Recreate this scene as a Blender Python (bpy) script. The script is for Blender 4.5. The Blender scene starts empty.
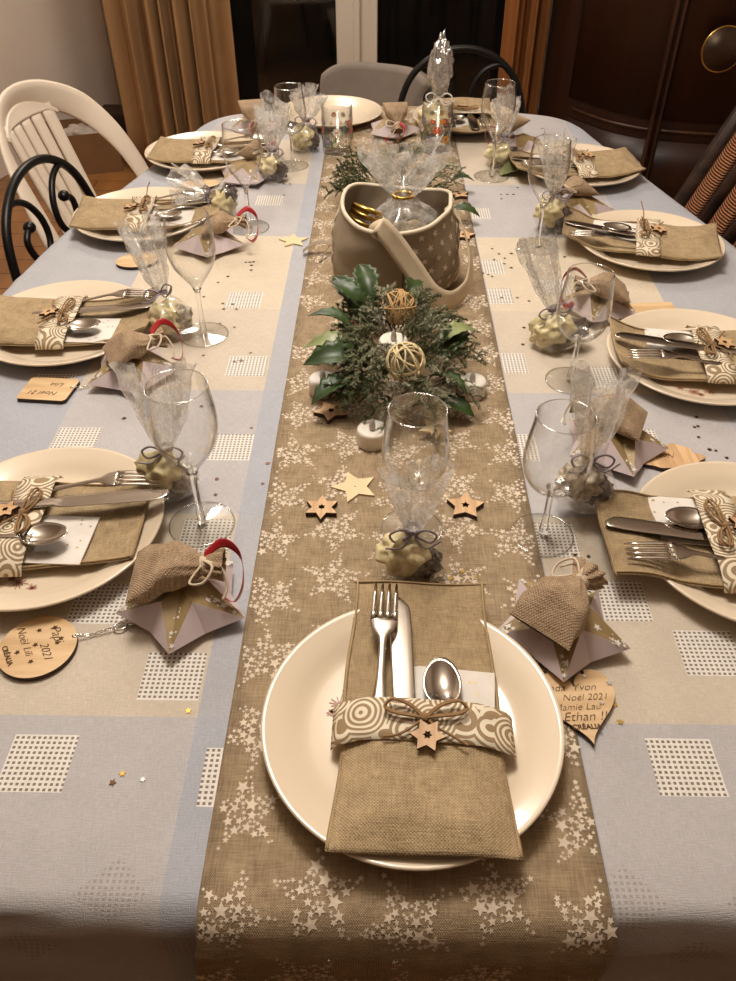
import bpy, bmesh, math, random
from mathutils import Vector, Matrix, noise
PI = math.pi
rnd = random.Random(7)
SC = bpy.context.scene
COL = SC.collection
TZ = 0.75            # table height

# ------------------------------------------------------------------ camera
cd = bpy.data.cameras.new('camera'); cam = bpy.data.objects.new('camera', cd); COL.objects.link(cam)
cd.sensor_fit = 'HORIZONTAL'; cd.sensor_width = 36; cd.lens = 790/736*36; cd.clip_start = .02
cam.location = (-.0227, 0, TZ+.604)
cam.rotation_euler = (PI/2-math.atan(694/790), 0, .0162)
SC.camera = cam
# ------------------------------------------------------------------ light
w = bpy.data.worlds.new('world'); SC.world = w; w.use_nodes = True
w.node_tree.nodes['Background'].inputs[0].default_value = (.02, .017, .013, 1)
w.node_tree.nodes['Background'].inputs[1].default_value = .2
def area(name, loc, size, power, col, target=None):
    l = bpy.data.lights.new(name, 'AREA'); l.shape = 'DISK'; l.size = size; l.energy = power; l.color = col
    o = bpy.data.objects.new(name, l); COL.objects.link(o); o.location = loc
    if target is not None:
        o.rotation_euler = (Vector(target)-Vector(loc)).to_track_quat('-Z', 'Y').to_euler()
    return o
def lamp(name, loc, r, power, col):
    l = bpy.data.lights.new(name, 'POINT'); l.shadow_soft_size = r; l.energy = power; l.color = col
    o = bpy.data.objects.new(name, l); COL.objects.link(o); o.location = loc
lamp('ceiling_lamp_light', (-.15, 1.05, 2.15), .22, 52, (1, .93, .855))
lamp('window_side_fill_light', (-.5, 2.9, 2.2), .18, 36, (1, .93, .85))  # added fill that brightens the back wall and curtain, no known lamp there
SC.view_settings.view_transform = 'Standard'; SC.view_settings.look = 'None'
SC.view_settings.gamma = 1; SC.view_settings.use_curve_mapping = False
SC.view_settings.exposure = .26
SC.cycles.transparent_max_bounces = 40
SC.cycles.max_bounces = 10
SC.cycles.caustics_reflective = False; SC.cycles.caustics_refractive = False

# ------------------------------------------------------------------ node helpers
def lin(*c):
    if len(c) == 1: c = c[0]
    return tuple((x/255/12.92 if x <= 10 else ((x/255+.055)/1.055)**2.4) for x in c)+(1,)
class X:
    """a tiny expression that writes math nodes"""
    def __init__(s, nt, sock): s.nt = nt; s.s = sock
    def op(s, o, b=None, c=None):
        n = s.nt.nodes.new('ShaderNodeMath'); n.operation = o
        for i, v in enumerate((s, b, c)):
            if v is None: continue
            if isinstance(v, X): s.nt.links.new(v.s, n.inputs[i])
            else: n.inputs[i].default_value = v
        return X(s.nt, n.outputs[0])
    def __add__(s, b): return s.op('ADD', b)
    def __sub__(s, b): return s.op('SUBTRACT', b)
    def __mul__(s, b): return s.op('MULTIPLY', b)
    def lt(s, b): return s.op('LESS_THAN', b)
    def gt(s, b): return s.op('GREATER_THAN', b)
    def abs(s): return s.op('ABSOLUTE')
    def sin(s): return s.op('SINE')
    def max(s, b): return s.op('MAXIMUM', b)
    def min(s, b): return s.op('MINIMUM', b)
class M:
    def __init__(s, name):
        s.m = bpy.data.materials.new(name); s.m.use_nodes = True; s.nt = s.m.node_tree
        s.b = s.nt.nodes['Principled BSDF']; s.out = s.nt.nodes['Material Output']
    def set(s, **k):
        for a, v in k.items(): s.b.inputs[a.replace('_', ' ')].default_value = v
        return s
    def coord(s, kind='Object'):
        n = s.nt.nodes.new('ShaderNodeTexCoord'); return n.outputs[kind]
    def xyz(s, kind='Object'):
        n = s.nt.nodes.new('ShaderNodeSeparateXYZ'); s.nt.links.new(s.coord(kind), n.inputs[0])
        return [X(s.nt, o) for o in n.outputs]
    def noise(s, scale, detail=3, kind='Object', stretch=None, rough=.5):
        n = s.nt.nodes.new('ShaderNodeTexNoise'); n.inputs['Scale'].default_value = scale
        n.inputs['Detail'].default_value = detail; n.inputs['Roughness'].default_value = rough
        src = s.coord(kind)
        if stretch:
            mp = s.nt.nodes.new('ShaderNodeMapping'); mp.inputs['Scale'].default_value = stretch
            s.nt.links.new(src, mp.inputs[0]); src = mp.outputs[0]
        s.nt.links.new(src, n.inputs['Vector']); return X(s.nt, n.outputs['Fac'])
    def voronoi(s, scale, kind='Object', out='Distance', rnd=1):
        n = s.nt.nodes.new('ShaderNodeTexVoronoi'); n.inputs['Scale'].default_value = scale
        n.inputs['Randomness'].default_value = rnd
        s.nt.links.new(s.coord(kind), n.inputs['Vector']); return X(s.nt, n.outputs[out])
    def mix(s, f, a, b):
        n = s.nt.nodes.new('ShaderNodeMix'); n.data_type = 'RGBA'
        for i, v in ((0, f), (6, a), (7, b)):
            if isinstance(v, X): s.nt.links.new(v.s, n.inputs[i])
            elif hasattr(v, 'links'): s.nt.links.new(v, n.inputs[i])
            else: n.inputs[i].default_value = v
        return n.outputs[2]
    def ramp(s, f, lo, hi, a, b):
        n = s.nt.nodes.new('ShaderNodeMapRange'); n.inputs[1].default_value = lo; n.inputs[2].default_value = hi
        s.nt.links.new(f.s, n.inputs[0]); return s.mix(X(s.nt, n.outputs[0]), a, b)
    def color(s, sock): s.nt.links.new(sock, s.b.inputs['Base Color']); return s
    def bump(s, h, dist, strength=1):
        n = s.nt.nodes.new('ShaderNodeBump'); n.inputs['Distance'].default_value = dist; n.inputs['Strength'].default_value = strength
        s.nt.links.new(h.s, n.inputs['Height']); s.nt.links.new(n.outputs[0], s.b.inputs['Normal']); return s
def simple(name, rgb, rough=.5, metal=0, var=.12, scale=30, bump=0, bscale=200, **k):
    m = M(name); m.set(Roughness=rough, Metallic=metal, **k)
    c = lin(rgb); d = tuple(x*(1-var) for x in c[:3])+(1,)
    m.color(m.ramp(m.noise(scale), .35, .65, d, c))
    if bump: m.bump(m.noise(bscale), bump)
    return m.m
def burlap(name, a, b, pitch, dist=.0006):
    m = M(name); m.set(Roughness=.9)
    x, y, z = m.xyz()
    k = 2*PI/pitch
    n1 = m.noise(900, 1, stretch=(1, .08, 1)); n2 = m.noise(900, 1, stretch=(.08, 1, 1))
    wv = ((x*k).sin()*(y*k).sin())*.25+.5
    f = wv*.75+n1*.5+n2*.5-.40+(m.noise(60, 3)-.5)*.5
    m.color(m.ramp(f, .12, .82, lin(a), lin(b))); m.bump(wv+n1*.8+n2*.8, dist)
    return m.m
def thin(name, base, edge, tint=(.96, .96, .95), rough=.03, milky=0, milk=(.9, .9, .9), noise_scale=0, dark_edge=0):
    """thin clear shell: mostly straight-through, mirrors more at grazing angles"""
    m = M(name); nt = m.nt; nt.nodes.remove(m.b)
    tr = nt.nodes.new('ShaderNodeBsdfTransparent'); tr.inputs[0].default_value = (*tint, 1)
    if dark_edge:
        l2 = nt.nodes.new('ShaderNodeLayerWeight'); l2.inputs[0].default_value = .5
        nt.links.new(m.mix(X(nt, l2.outputs['Facing']).op('POWER', 5.0), (*tint, 1), (dark_edge, dark_edge, dark_edge*.97, 1)), tr.inputs[0])
    gl = nt.nodes.new('ShaderNodeBsdfGlossy'); gl.inputs['Roughness'].default_value = rough
    gl.inputs[0].default_value = (1, .98, .95, 1)
    lw = nt.nodes.new('ShaderNodeLayerWeight'); lw.inputs[0].default_value = .5
    f = X(nt, lw.outputs['Facing']).op('POWER', 3.0)*edge+base
    mx = nt.nodes.new('ShaderNodeMixShader'); nt.links.new(f.s, mx.inputs[0])
    nt.links.new(tr.outputs[0], mx.inputs[1]); nt.links.new(gl.outputs[0], mx.inputs[2]); o = mx.outputs[0]
    if milky:
        df = nt.nodes.new('ShaderNodeBsdfDiffuse'); df.inputs[0].default_value = (*milk, 1)
        tl = nt.nodes.new('ShaderNodeBsdfTranslucent'); tl.inputs[0].default_value = (*milk, 1)
        ad = nt.nodes.new('ShaderNodeMixShader'); ad.inputs[0].default_value = .5
        nt.links.new(df.outputs[0], ad.inputs[1]); nt.links.new(tl.outputs[0], ad.inputs[2])
        m2 = nt.nodes.new('ShaderNodeMixShader')
        n = m.noise(noise_scale or 60, 3)
        nt.links.new(((n-.35)*3).max(0).min(1).op('MULTIPLY', milky).s, m2.inputs[0])
        nt.links.new(o, m2.inputs[1]); nt.links.new(ad.outputs[0], m2.inputs[2]); o = m2.outputs[0]
    nt.links.new(o, m.out.inputs[0]); return m.m

# ------------------------------------------------------------------ materials
def cloth_mat():
    m = M('tablecloth_weave'); m.set(Roughness=.85)
    x, y, z = m.xyz()
    s = y+(z-TZ)*1.0
    def bands(v, edges, soft=0):
        r = None
        for a, b in edges:
            t = v.gt(a)*v.lt(b); r = t if r is None else r.max(t)
        return r
    rows = bands(s, ((-1, .385), (.645, .89), (1.39, 1.65), (1.93, 2.6)))
    grey = bands(s, ((.385, .645), (.89, 1.115), (1.65, 1.93)))
    cols = bands(x, ((-.178, -.0), (0, .152), (-2, -.43), (.43, 2)))
    base = m.mix(grey, lin(212, 198, 176), lin(204, 191, 173))
    c1 = m.mix(rows, base, lin(186, 182, 182))
    c2 = m.mix(cols*.85, c1, lin(170, 173, 182))
    sq = None
    for cx, cy in ((-.208, .428), (-.303, .34), (-.298, .513), (-.209, .61), (-.206, .766), (-.401, .777), (-.209, .951), (-.239, 1.145),
                   (-.137, .33), (-.47, .9), (-.245, 1.56), (.235, .345), (.29, .462), (.22, .525), (.166, .61), (.146, .772), (.159, .965),
                   (.163, 1.165), (.375, .345), (.30, .785), (.30, .93), (.16, 1.5), (.16, 1.27), (.26, 1.2), (-.33, .64)):
        t = (x-cx).abs().lt(.0275)*(s-cy).abs().lt(.026)
        sq = t if sq is None else sq.max(t)
    dm = None
    for cx in (-.33, -.215, .165, .262, .36):
        t = ((x-cx).abs()+(s-.236).abs()).lt(.028)+((x-cx-.05).abs()+(s-.175).abs()).lt(.024); dm = t if dm is None else dm.max(t)
    k = 2*PI/.0047
    hx, hy = (x*k).sin(), (s*k).sin()
    hole = hx.gt(-.12)*hy.gt(-.05); thread = hx.abs().op('MULTIPLY', hy.abs())
    dark = m.mix(hole, lin(232, 226, 218), lin(134, 120, 106))
    weave = m.noise(1200, 1, stretch=(1, .1, 1))+m.noise(1200, 1, stretch=(.1, 1, 1))
    wm = m.ramp(weave+(m.noise(25, 3)-.5)*.5, .75, 1.3, (.86, .86, .86, 1), (1.03, 1.03, 1.03, 1))
    col = m.mix((dm*hole*.45).max(sq), c2, dark)
    col = m.mix(sq, col, dark)
    n = m.nt.nodes.new('ShaderNodeMix'); n.data_type = 'RGBA'; n.blend_type = 'MULTIPLY'; n.inputs[0].default_value = 1
    m.nt.links.new(col, n.inputs[6]); m.nt.links.new(wm, n.inputs[7])
    m.color(n.outputs[2]); m.bump(weave+(sq*hole)*-2.0, .0003)
    return m.m
def swirl_mat():
    m = M('swirl_paper'); m.set(Roughness=.7)
    d = m.voronoi(32)+m.noise(30, 1)*.25
    r = ((d*(2*PI*8)).sin()+m.noise(60, 1)*.8).gt(.35)
    m.color(m.mix(r, lin(226, 214, 190), lin(150, 126, 92))); m.bump(r, .0002); return m.m
def wood(name, a, b, scale=60, rough=.55, stretch=(1, .12, 1), dist=.0002, lo=.35, hi=.65):
    m = M(name); m.set(Roughness=rough)
    n = m.noise(scale, 4, stretch=stretch)
    m.color(m.ramp(n, lo, hi, lin(a), lin(b))); m.bump(n, dist); return m.m
T = {}
T['cloth'] = cloth_mat()
T['runner'] = burlap('runner_burlap', (112, 92, 68), (186, 163, 130), .0018)
T['print'] = simple('white_star_print', (222, 205, 182), .8, var=.15, scale=80)
T['burlap'] = burlap('pocket_burlap', (122, 101, 72), (196, 171, 132), .0026)
T['seam'] = simple('pocket_seam', (176, 150, 110), .9, bump=.0004)
T['jute'] = burlap('pouch_jute', (118, 94, 68), (200, 172, 140), .0027, .0012)
T['swirl'] = swirl_mat()
T['plate'] = simple('cream_stoneware', (226, 209, 184), .2, var=.02, scale=12, Coat_Weight=.4)
T['motif'] = simple('red_plate_motif', (176, 120, 96), .4)
T['twine'] = simple('jute_twine', (150, 116, 78), .9, bump=.0005, bscale=900)
T['cord'] = simple('cream_cord', (214, 196, 170), .8, bump=.0004, bscale=900)
T['silver'] = simple('polished_steel', (205, 196, 186), .16, 1, var=.05)
T['wood'] = wood('pale_plywood', (186, 146, 104), (222, 184, 140), 120)
T['wood2'] = wood('light_tag_wood', (196, 160, 114), (222, 190, 146), 70, stretch=(.15, 1, 1))
T['wood3'] = wood('pale_poplar', (214, 190, 146), (230, 208, 164), 50)
T['burnt'] = simple('laser_burnt_edge', (58, 34, 20), .7)
T['ink'] = simple('burnt_writing', (92, 60, 32), .8)
T['gold'] = simple('gold_foil', (205, 168, 84), .3, .8)
T['darkgold'] = simple('dark_gold_foil', (96, 66, 40), .35, .7)
T['chip'] = simple('silver_foil', (210, 205, 200), .3, .8)
T['paper'] = simple('white_paper_napkin', (232, 224, 214), .85, bump=.0002)
T['boxtop'] = simple('olive_gold_card', (150, 126, 84), .5, .15, var=.08)
T['boxside'] = simple('pale_lilac_card', (206, 190, 190), .6, var=.05)
T['red'] = simple('red_satin_ribbon', (172, 16, 26), .35, var=.2, Sheen_Weight=.3)
T['silverribbon'] = simple('silver_lilac_ribbon', (150, 138, 146), .35, .2)
T['yellow'] = simple('pale_yellow_wrapper', (238, 222, 172), .45, var=.25, scale=60, bump=.003, bscale=60)
T['choc'] = simple('dark_chocolate', (62, 42, 28), .4, var=.5, scale=90, bump=.002, bscale=80)
T['nougat'] = simple('speckled_nougat', (206, 190, 166), .5, var=.6, scale=140, bump=.001, bscale=120)
T['foil'] = simple('crumpled_foil', (214, 212, 210), .22, .9, bump=.004, bscale=90)
T['cello'] = thin('cellophane', .13, .55, (.99, .99, .985), .12, .55, (.98, .97, .94), 75)
T['celloclear'] = thin('clear_cellophane', .07, .5, (.99, .99, .985), .08, .12, (.96, .94, .9), 60)
T['glass'] = thin('clear_glass_shell', .03, .8, (.985, .985, .98), .02, dark_edge=.2)
T['footglass'] = thin('wine_glass_foot', .05, .35, (.985, .985, .98), .03, dark_edge=.75)
def real_glass():
    m = M('glass_stem'); m.set(Roughness=.01, IOR=1.45, Transmission_Weight=1.0); m.b.inputs['Base Color'].default_value = (.96, .97, .96, 1)
    return m.m
T['stemglass'] = real_glass()
T['rimglass'] = thin('glass_rim', .22, .7, (.9, .9, .88), .05, dark_edge=.3)
T['wax'] = simple('white_tealight_plastic', (226, 218, 206), .4, var=.03, Subsurface_Weight=.1)
T['flame'] = simple('frosted_flame_tip', (180, 172, 160), .3)
T['conifer'] = simple('grey_green_needles', (132, 136, 102), .8, var=.4, scale=60)
T['frost'] = simple('frosted_needles', (178, 178, 150), .85, var=.35, scale=60)
T['conifer2'] = simple('deep_green_needles', (76, 90, 48), .8, var=.5, scale=60)
T['twig'] = simple('brown_twig', (98, 84, 60), .8)
T['leaf'] = simple('glossy_green_leaf', (50, 72, 28), .42, var=.45, scale=40)
T['leaf2'] = simple('pale_green_leaf', (138, 146, 96), .4, var=.3, scale=40)
T['berry'] = simple('dark_red_berry', (110, 22, 20), .3, var=.2)
T['rattan'] = simple('white_rattan', (232, 212, 166), .6, bump=.0004, bscale=600)
T['rattan2'] = simple('tan_rattan', (196, 158, 104), .6, bump=.0004, bscale=600)
T['canvas'] = simple('taupe_canvas', (154, 137, 114), .85, var=.08, scale=20, bump=.0004, bscale=900)
T['canvas2'] = simple('star_canvas', (176, 160, 136), .85, var=.06, scale=20, bump=.0004, bscale=900)
T['piping'] = simple('cream_piping', (222, 208, 182), .8, bump=.0004, bscale=700)
T['strap'] = simple('strap_canvas', (208, 188, 158), .8, bump=.0004, bscale=900)
T['brass'] = simple('gold_metal', (214, 174, 92), .25, 1)
T['chairwhite'] = simple('white_resin', (232, 216, 196), .38, var=.04, scale=8)
T['iron'] = simple('black_iron', (20, 17, 16), .38, .4)
T['grey'] = simple('grey_upholstery', (134, 122, 110), .8, var=.08, bump=.0005, bscale=500)
T['cushion'] = simple('beige_seat_cushion', (150, 128, 100), .85, bump=.0005)
T['darkwood'] = wood('dark_stained_wood', (30, 18, 12), (64, 42, 28), 30, .5)
def wicker():
    m = M('woven_rush'); m.set(Roughness=.7); x, y, z = m.xyz()
    k = 2*PI/.0055
    r = (z*k+((x*(2*PI/.014)).sin()*.25)).sin()*.5+.5
    m.color(m.ramp(r+m.noise(120, 2)*.4-.2, .1, .9, lin(70, 38, 20), lin(178, 112, 64))); m.bump(r, .003); return m.m
T['wicker'] = wicker()
T['mahogany'] = wood('mahogany_veneer', (34, 16, 8), (56, 28, 14), 14, .42, stretch=(1, 1, .12), lo=.25, hi=.75)
T['mahoganydark'] = wood('mahogany_moulding', (46, 26, 16), (84, 54, 36), 14, .35, stretch=(1, 1, .12))
T['mirror'] = simple('dim_mirror', (84, 70, 58), .4, .8)
T['curtain'] = simple('ochre_curtain', (158, 120, 78), .9, var=.1, scale=5, bump=.0006, bscale=300)
T['curtain2'] = simple('amber_curtain', (140, 86, 36), .85, var=.18, scale=5, bump=.0006, bscale=300)
T['wall'] = simple('warm_plaster', (228, 213, 198), .9, var=.04, scale=3, bump=.0008, bscale=60)
T['frontwall'] = simple('bounce_cutting_brown', (122, 100, 80), .9, var=.05, scale=3)  # unseen wall, browned to cut the bounce onto the cloth's front drop
T['ceil'] = simple('white_ceiling', (225, 216, 202), .9, var=.02, scale=3)
T['frame'] = simple('white_window_frame', (212, 200, 184), .45, var=.03, scale=6)
T['bronze'] = simple('brown_glazing_bar', (70, 58, 44), .5)
T['card'] = simple('brown_cardboard', (128, 92, 56), .85, var=.12, scale=12)
T['darkcard'] = simple('dark_brown_board', (62, 44, 32), .8)
T['plastic'] = simple('white_plastic_film', (206, 192, 180), .3, var=.25, scale=30, bump=.004, bscale=30)
T['orange'] = simple('orange_print', (214, 92, 50), .5)
T['blue'] = simple('blue_flower_paint', (104, 112, 158), .5)
T['pink'] = simple('red_flower_paint', (206, 84, 74), .5)
T['orangef'] = simple('orange_flower_paint', (232, 146, 34), .5)
T['greenf'] = simple('green_leaf_paint', (104, 124, 60), .5)
T['whitef'] = simple('white_flower_paint', (220, 214, 202), .5)
def floor_mat():
    m = M('parquet'); m.set(Roughness=.35)
    n = m.noise(10, 4, stretch=(1, .1, 1)); x, y, z = m.xyz()
    b = m.nt.nodes.new('ShaderNodeTexBrick'); b.inputs['Scale'].default_value = 1
    b.inputs['Brick Width'].default_value = .9; b.inputs['Row Height'].default_value = .12; b.inputs['Mortar Size'].default_value = .003
    b.inputs['Color1'].default_value = lin(176, 122, 68); b.inputs['Color2'].default_value = lin(152, 102, 56); b.inputs['Mortar'].default_value = lin(70, 40, 20)
    m.nt.links.new(m.coord(), b.inputs['Vector'])
    mm = m.nt.nodes.new('ShaderNodeMix'); mm.data_type = 'RGBA'; mm.blend_type = 'MULTIPLY'; mm.inputs[0].default_value = 1
    m.nt.links.new(b.outputs[0], mm.inputs[6]); m.nt.links.new(m.ramp(n, .3, .7, (.7, .7, .7, 1), (1, 1, 1, 1)), mm.inputs[7])
    m.color(mm.outputs[2]); return m.m
T['floor'] = floor_mat()
def pane_mat():
    m = M('night_window_glass'); m.set(Roughness=.04, IOR=1.5, Transmission_Weight=1.0)
    m.color(m.ramp(m.noise(3), .4, .6, (.5, .5, .5, 1), (.62, .62, .62, 1))); return m.m
T['pane'] = pane_mat()

# ------------------------------------------------------------------ mesh helpers
class MB:
    def __init__(s): s.v = []; s.f = []; s.mi = []; s.sm = []
    def add(s, vs, fs, mi=0, smooth=True, mat=None):
        o = len(s.v)
        s.v += [tuple(mat @ Vector(p)) if mat is not None else tuple(p) for p in vs]
        for f in fs: s.f.append(tuple(o+i for i in f)); s.mi.append(mi); s.sm.append(smooth)
        return s
    def box(s, c, d, mi=0, mat=None, bev=0):
        x, y, z = (k/2 for k in d); b = min(bev, x, y, z)
        bm = bmesh.new(); bmesh.ops.create_cube(bm, size=1, matrix=Matrix.Diagonal((*d, 1)))
        if b > 0: bmesh.ops.bevel(bm, geom=bm.edges[:], offset=b, segments=2, profile=.5, affect='EDGES')
        bm.verts.index_update()
        vs = [v.co+Vector(c) for v in bm.verts]; fs = [[v.index for v in f.verts] for f in bm.faces]; bm.free()
        return s.add(vs, fs, mi, False, mat)
    def lathe(s, prof, n=32, mi=0, mat=None, sx=1, sy=1):
        vs = []; fs = []
        m = len(prof)
        for r, z in prof:
            for k in range(n):
                a = 2*PI*k/n; vs.append((max(r, 1e-5)*math.cos(a)*sx, max(r, 1e-5)*math.sin(a)*sy, z))
        for i in range(m-1):
            for k in range(n):
                k2 = (k+1) % n; fs.append((i*n+k, i*n+k2, (i+1)*n+k2, (i+1)*n+k))
        return s.add(vs, fs, mi, True, mat)
    def tube(s, path, r, n=8, mi=0, mat=None, closed=False, flat=1.0, up=None):
        P = [Vector(p) for p in path]; L = len(P); vs = []; fs = []
        rr = r if hasattr(r, '__len__') else [r]*L
        prev = None
        for i, p in enumerate(P):
            if closed: t = P[(i+1) % L]-P[i-1]
            else: t = P[min(i+1, L-1)]-P[max(i-1, 0)]
            if t.length < 1e-9: t = Vector((0, 0, 1))
            t.normalize()
            if up is not None: a = Vector(up)-t*Vector(up).dot(t)
            elif prev is None:
                a = Vector((0, 0, 1)) if abs(t.z) < .9 else Vector((1, 0, 0)); a = a-t*a.dot(t)
            else: a = prev-t*prev.dot(t)
            if a.length < 1e-6: a = t.orthogonal()
            a.normalize(); prev = a; b = t.cross(a)
            for k in range(n):
                q = 2*PI*k/n; vs.append(p+a*(math.cos(q)*rr[i]*flat)+b*(math.sin(q)*rr[i]))
        for i in range(L if closed else L-1):
            j = (i+1) % L
            for k in range(n):
                k2 = (k+1) % n; fs.append((i*n+k, j*n+k, j*n+k2, i*n+k2))
        if not closed: fs.append(tuple(range(n))); fs.append(tuple((L-1)*n+k for k in range(n-1, -1, -1)))
        return s.add(vs, fs, mi, True, mat)
    def prism(s, poly, z0, z1, mi=0, side=None, mat=None, hole=None):
        n = len(poly); vs = [(x, y, z1) for x, y in poly]+[(x, y, z0) for x, y in poly]
        side = mi if side is None else side
        if hole:
            # hole has the same vertex count: bridge the two rings
            vs += [(x, y, z1) for x, y in hole]+[(x, y, z0) for x, y in hole]
            top = [(i, (i+1) % n, 2*n+(i+1) % n, 2*n+i) for i in range(n)]
            bot = [(n+(i+1) % n, n+i, 3*n+i, 3*n+(i+1) % n) for i in range(n)]
            inn = [(2*n+i, 2*n+(i+1) % n, 3*n+(i+1) % n, 3*n+i) for i in range(n)]
            s.add(vs, top+bot, mi, False, mat); o = len(s.v)-len(vs)
            for f in inn+[((i+1) % n, i, n+i, n+(i+1) % n) for i in range(n)]:
                s.f.append(tuple(o+k for k in f)); s.mi.append(side); s.sm.append(False)
            return s
        c = len(vs); cx = sum(p[0] for p in poly)/n; cy = sum(p[1] for p in poly)/n
        vs += [(cx, cy, z1), (cx, cy, z0)]
        s.add(vs, [(i, (i+1) % n, c) for i in range(n)]+[(n+(i+1) % n, n+i, c+1) for i in range(n)], mi, False, mat); o = len(s.v)-len(vs)
        for i in range(n):
            f = ((i+1) % n, i, n+i, n+(i+1) % n)
            s.f.append(tuple(o+k for k in f)); s.mi.append(side); s.sm.append(False)
        return s
    def sheet(s, fn, nu, nv, th=0, mi=0, mat=None, uclosed=False):
        P = [[Vector(fn(i/nu, j/nv)) for i in range(nu+1)] for j in range(nv+1)]
        def nrm(i, j):
            du = P[j][min(i+1, nu)]-P[j][max(i-1, 0)]; dv = P[min(j+1, nv)][i]-P[max(j-1, 0)][i]
            k = du.cross(dv); return k.normalized() if k.length > 1e-12 else Vector((0, 0, 1))
        W = nu+1
        vs = [p for r in P for p in r]; fs = [(j*W+i, j*W+i+1, (j+1)*W+i+1, (j+1)*W+i) for j in range(nv) for i in range(nu)]
        if th:
            o = len(vs); vs = vs+[P[j][i]-nrm(i, j)*th for j in range(nv+1) for i in range(W)]
            fs = fs+[tuple(o+k for k in reversed(f)) for f in fs]
            ring = [i for i in range(W)]+[j*W+nu for j in range(1, nv+1)]+[nv*W+i for i in range(nu-1, -1, -1)]+[j*W for j in range(nv-1, 0, -1)]
            for a, b in zip(ring, ring[1:]+ring[:1]): fs.append((b, a, o+a, o+b))
        return s.add(vs, fs, mi, True, mat)
    def blob(s, c, sc, seed=0, amp=.2, freq=2.2, mi=0, sub=3, mat=None):
        bm = bmesh.new(); bmesh.ops.create_icosphere(bm, subdivisions=sub, radius=1)
        off = Vector((seed*7.3, seed*3.1, seed*1.7))
        for v in bm.verts: v.co *= 1+amp*noise.noise(v.co*freq+off)*1.6
        bm.verts.index_update()
        vs = [(c[0]+v.co.x*sc[0], c[1]+v.co.y*sc[1], c[2]+v.co.z*sc[2]) for v in bm.verts]
        fs = [[v.index for v in f.verts] for f in bm.faces]; bm.free()
        return s.add(vs, fs, mi, True, mat)
    def build(s, name, mats, parent=None, loc=None):
        me = bpy.data.meshes.new(name); me.from_pydata(s.v, [], s.f)
        for m in (mats if isinstance(mats, (list, tuple)) else [mats]): me.materials.append(T[m] if isinstance(m, str) else m)
        me.polygons.foreach_set('material_index', s.mi); me.polygons.foreach_set('use_smooth', s.sm); me.update()
        o = bpy.data.objects.new(name, me); COL.objects.link(o)
        if parent: o.parent = parent
        if loc: o.location = loc
        return o
def tag(o, label=None, cat=None, group=None, kind=None):
    for k, v in (('label', label), ('category', cat), ('group', group), ('kind', kind)):
        if v: o[k] = v
    return o
def empty(name, loc, rz=0, label=None, cat=None, group=None):
    o = bpy.data.objects.new(name, None); COL.objects.link(o); o.location = loc; o.rotation_euler = (0, 0, rz)
    o.empty_display_size = .05
    return tag(o, label, cat, group)
def dup(root, loc=None, rot=None, label=None, group=None, parent=None):
    c = root.copy(); COL.objects.link(c)
    if parent: c.parent = parent
    if loc is not None: c.location = loc
    if rot is not None: c.rotation_euler = rot if hasattr(rot, '__len__') else (0, 0, rot)
    if label: c['label'] = label
    if group: c['group'] = group
    for ch in list(root.children): dup(ch, parent=c)
    return c
def struct(o): o['kind'] = 'structure'; return o
def starpoly(r, ri, n=5, a0=PI/2, c=(0, 0)):
    return [(c[0]+(r if k % 2 == 0 else ri)*math.cos(a0+PI*k/n), c[1]+(r if k % 2 == 0 else ri)*math.sin(a0+PI*k/n)) for k in range(2*n)]
def lerp(a, b, t): return a+(b-a)*t
def interp(pts, t):
    for (a, va), (b, vb) in zip(pts, pts[1:]):
        if t <= b: return lerp(va, vb, (t-a)/(b-a) if b > a else 0)
    return pts[-1][1]
def spline(pts, n=8, closed=False):
    P = [Vector(p) for p in pts]; out = []; L = len(P)
    for i in range(L if closed else L-1):
        if closed: a, b, c, d = P[i-1], P[i], P[(i+1) % L], P[(i+2) % L]
        else: a, b, c, d = P[max(i-1, 0)], P[i], P[i+1], P[min(i+2, L-1)]
        for k in range(n):
            t = k/n; out.append(.5*((2*b)+(c-a)*t+(2*a-5*b+4*c-d)*t*t+(3*b-a-3*c+d)*t**3))
    if not closed: out.append(P[-1])
    return out
def text_mesh(name, body, size, loc, rz, parent, mat='ink', shear=.35, bold=-.00018, label=None):
    cu = bpy.data.curves.new(name, 'FONT'); cu.body = body; cu.size = size; cu.shear = shear; cu.offset = bold
    cu.align_x = 'CENTER'; cu.align_y = 'CENTER'; cu.extrude = .0001
    t = bpy.data.objects.new(name, cu); COL.objects.link(t)
    dg = bpy.context.evaluated_depsgraph_get(); me = bpy.data.meshes.new_from_object(t.evaluated_get(dg))
    bpy.data.objects.remove(t); me.materials.clear(); me.materials.append(T[mat])
    o = bpy.data.objects.new(name, me); COL.objects.link(o); o.parent = parent; o.location = loc; o.rotation_euler = (0, 0, rz)
    if label: o['label'] = label
    return o

# ================================================================== ROOM
struct(MB().box((-.3, 1.7, -.02), (6.6, 6.2, .04)).build('floor', 'floor'))
struct(MB().box((-.3, 1.7, 2.52), (6.6, 6.2, .04)).build('ceiling', 'ceil'))
def wall_seg(name, a, b, z0=0, z1=2.5, th=.08, m='wall'):
    a = Vector((*a, 0)); b = Vector((*b, 0)); d = b-a; n = Vector((-d.y, d.x, 0)).normalized()
    ang = math.atan2(d.y, d.x); c = (a+b)/2-n*th/2
    return struct(MB().box((0, 0, 0), (d.length, th, z1-z0)).build(name, m, None, (c.x, c.y, (z0+z1)/2))), ang
o, a = wall_seg('wall_left', (-1.455, 4.62), (-3.6, -.55)); o.rotation_euler.z = a
o, a = wall_seg('wall_front', (-3.7, -1.2), (2.6, -1.2), m='frontwall'); o.rotation_euler.z = a
o, a = wall_seg('wall_right', (2.45, -1.25), (2.45, 4.65)); o.rotation_euler.z = a
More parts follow.
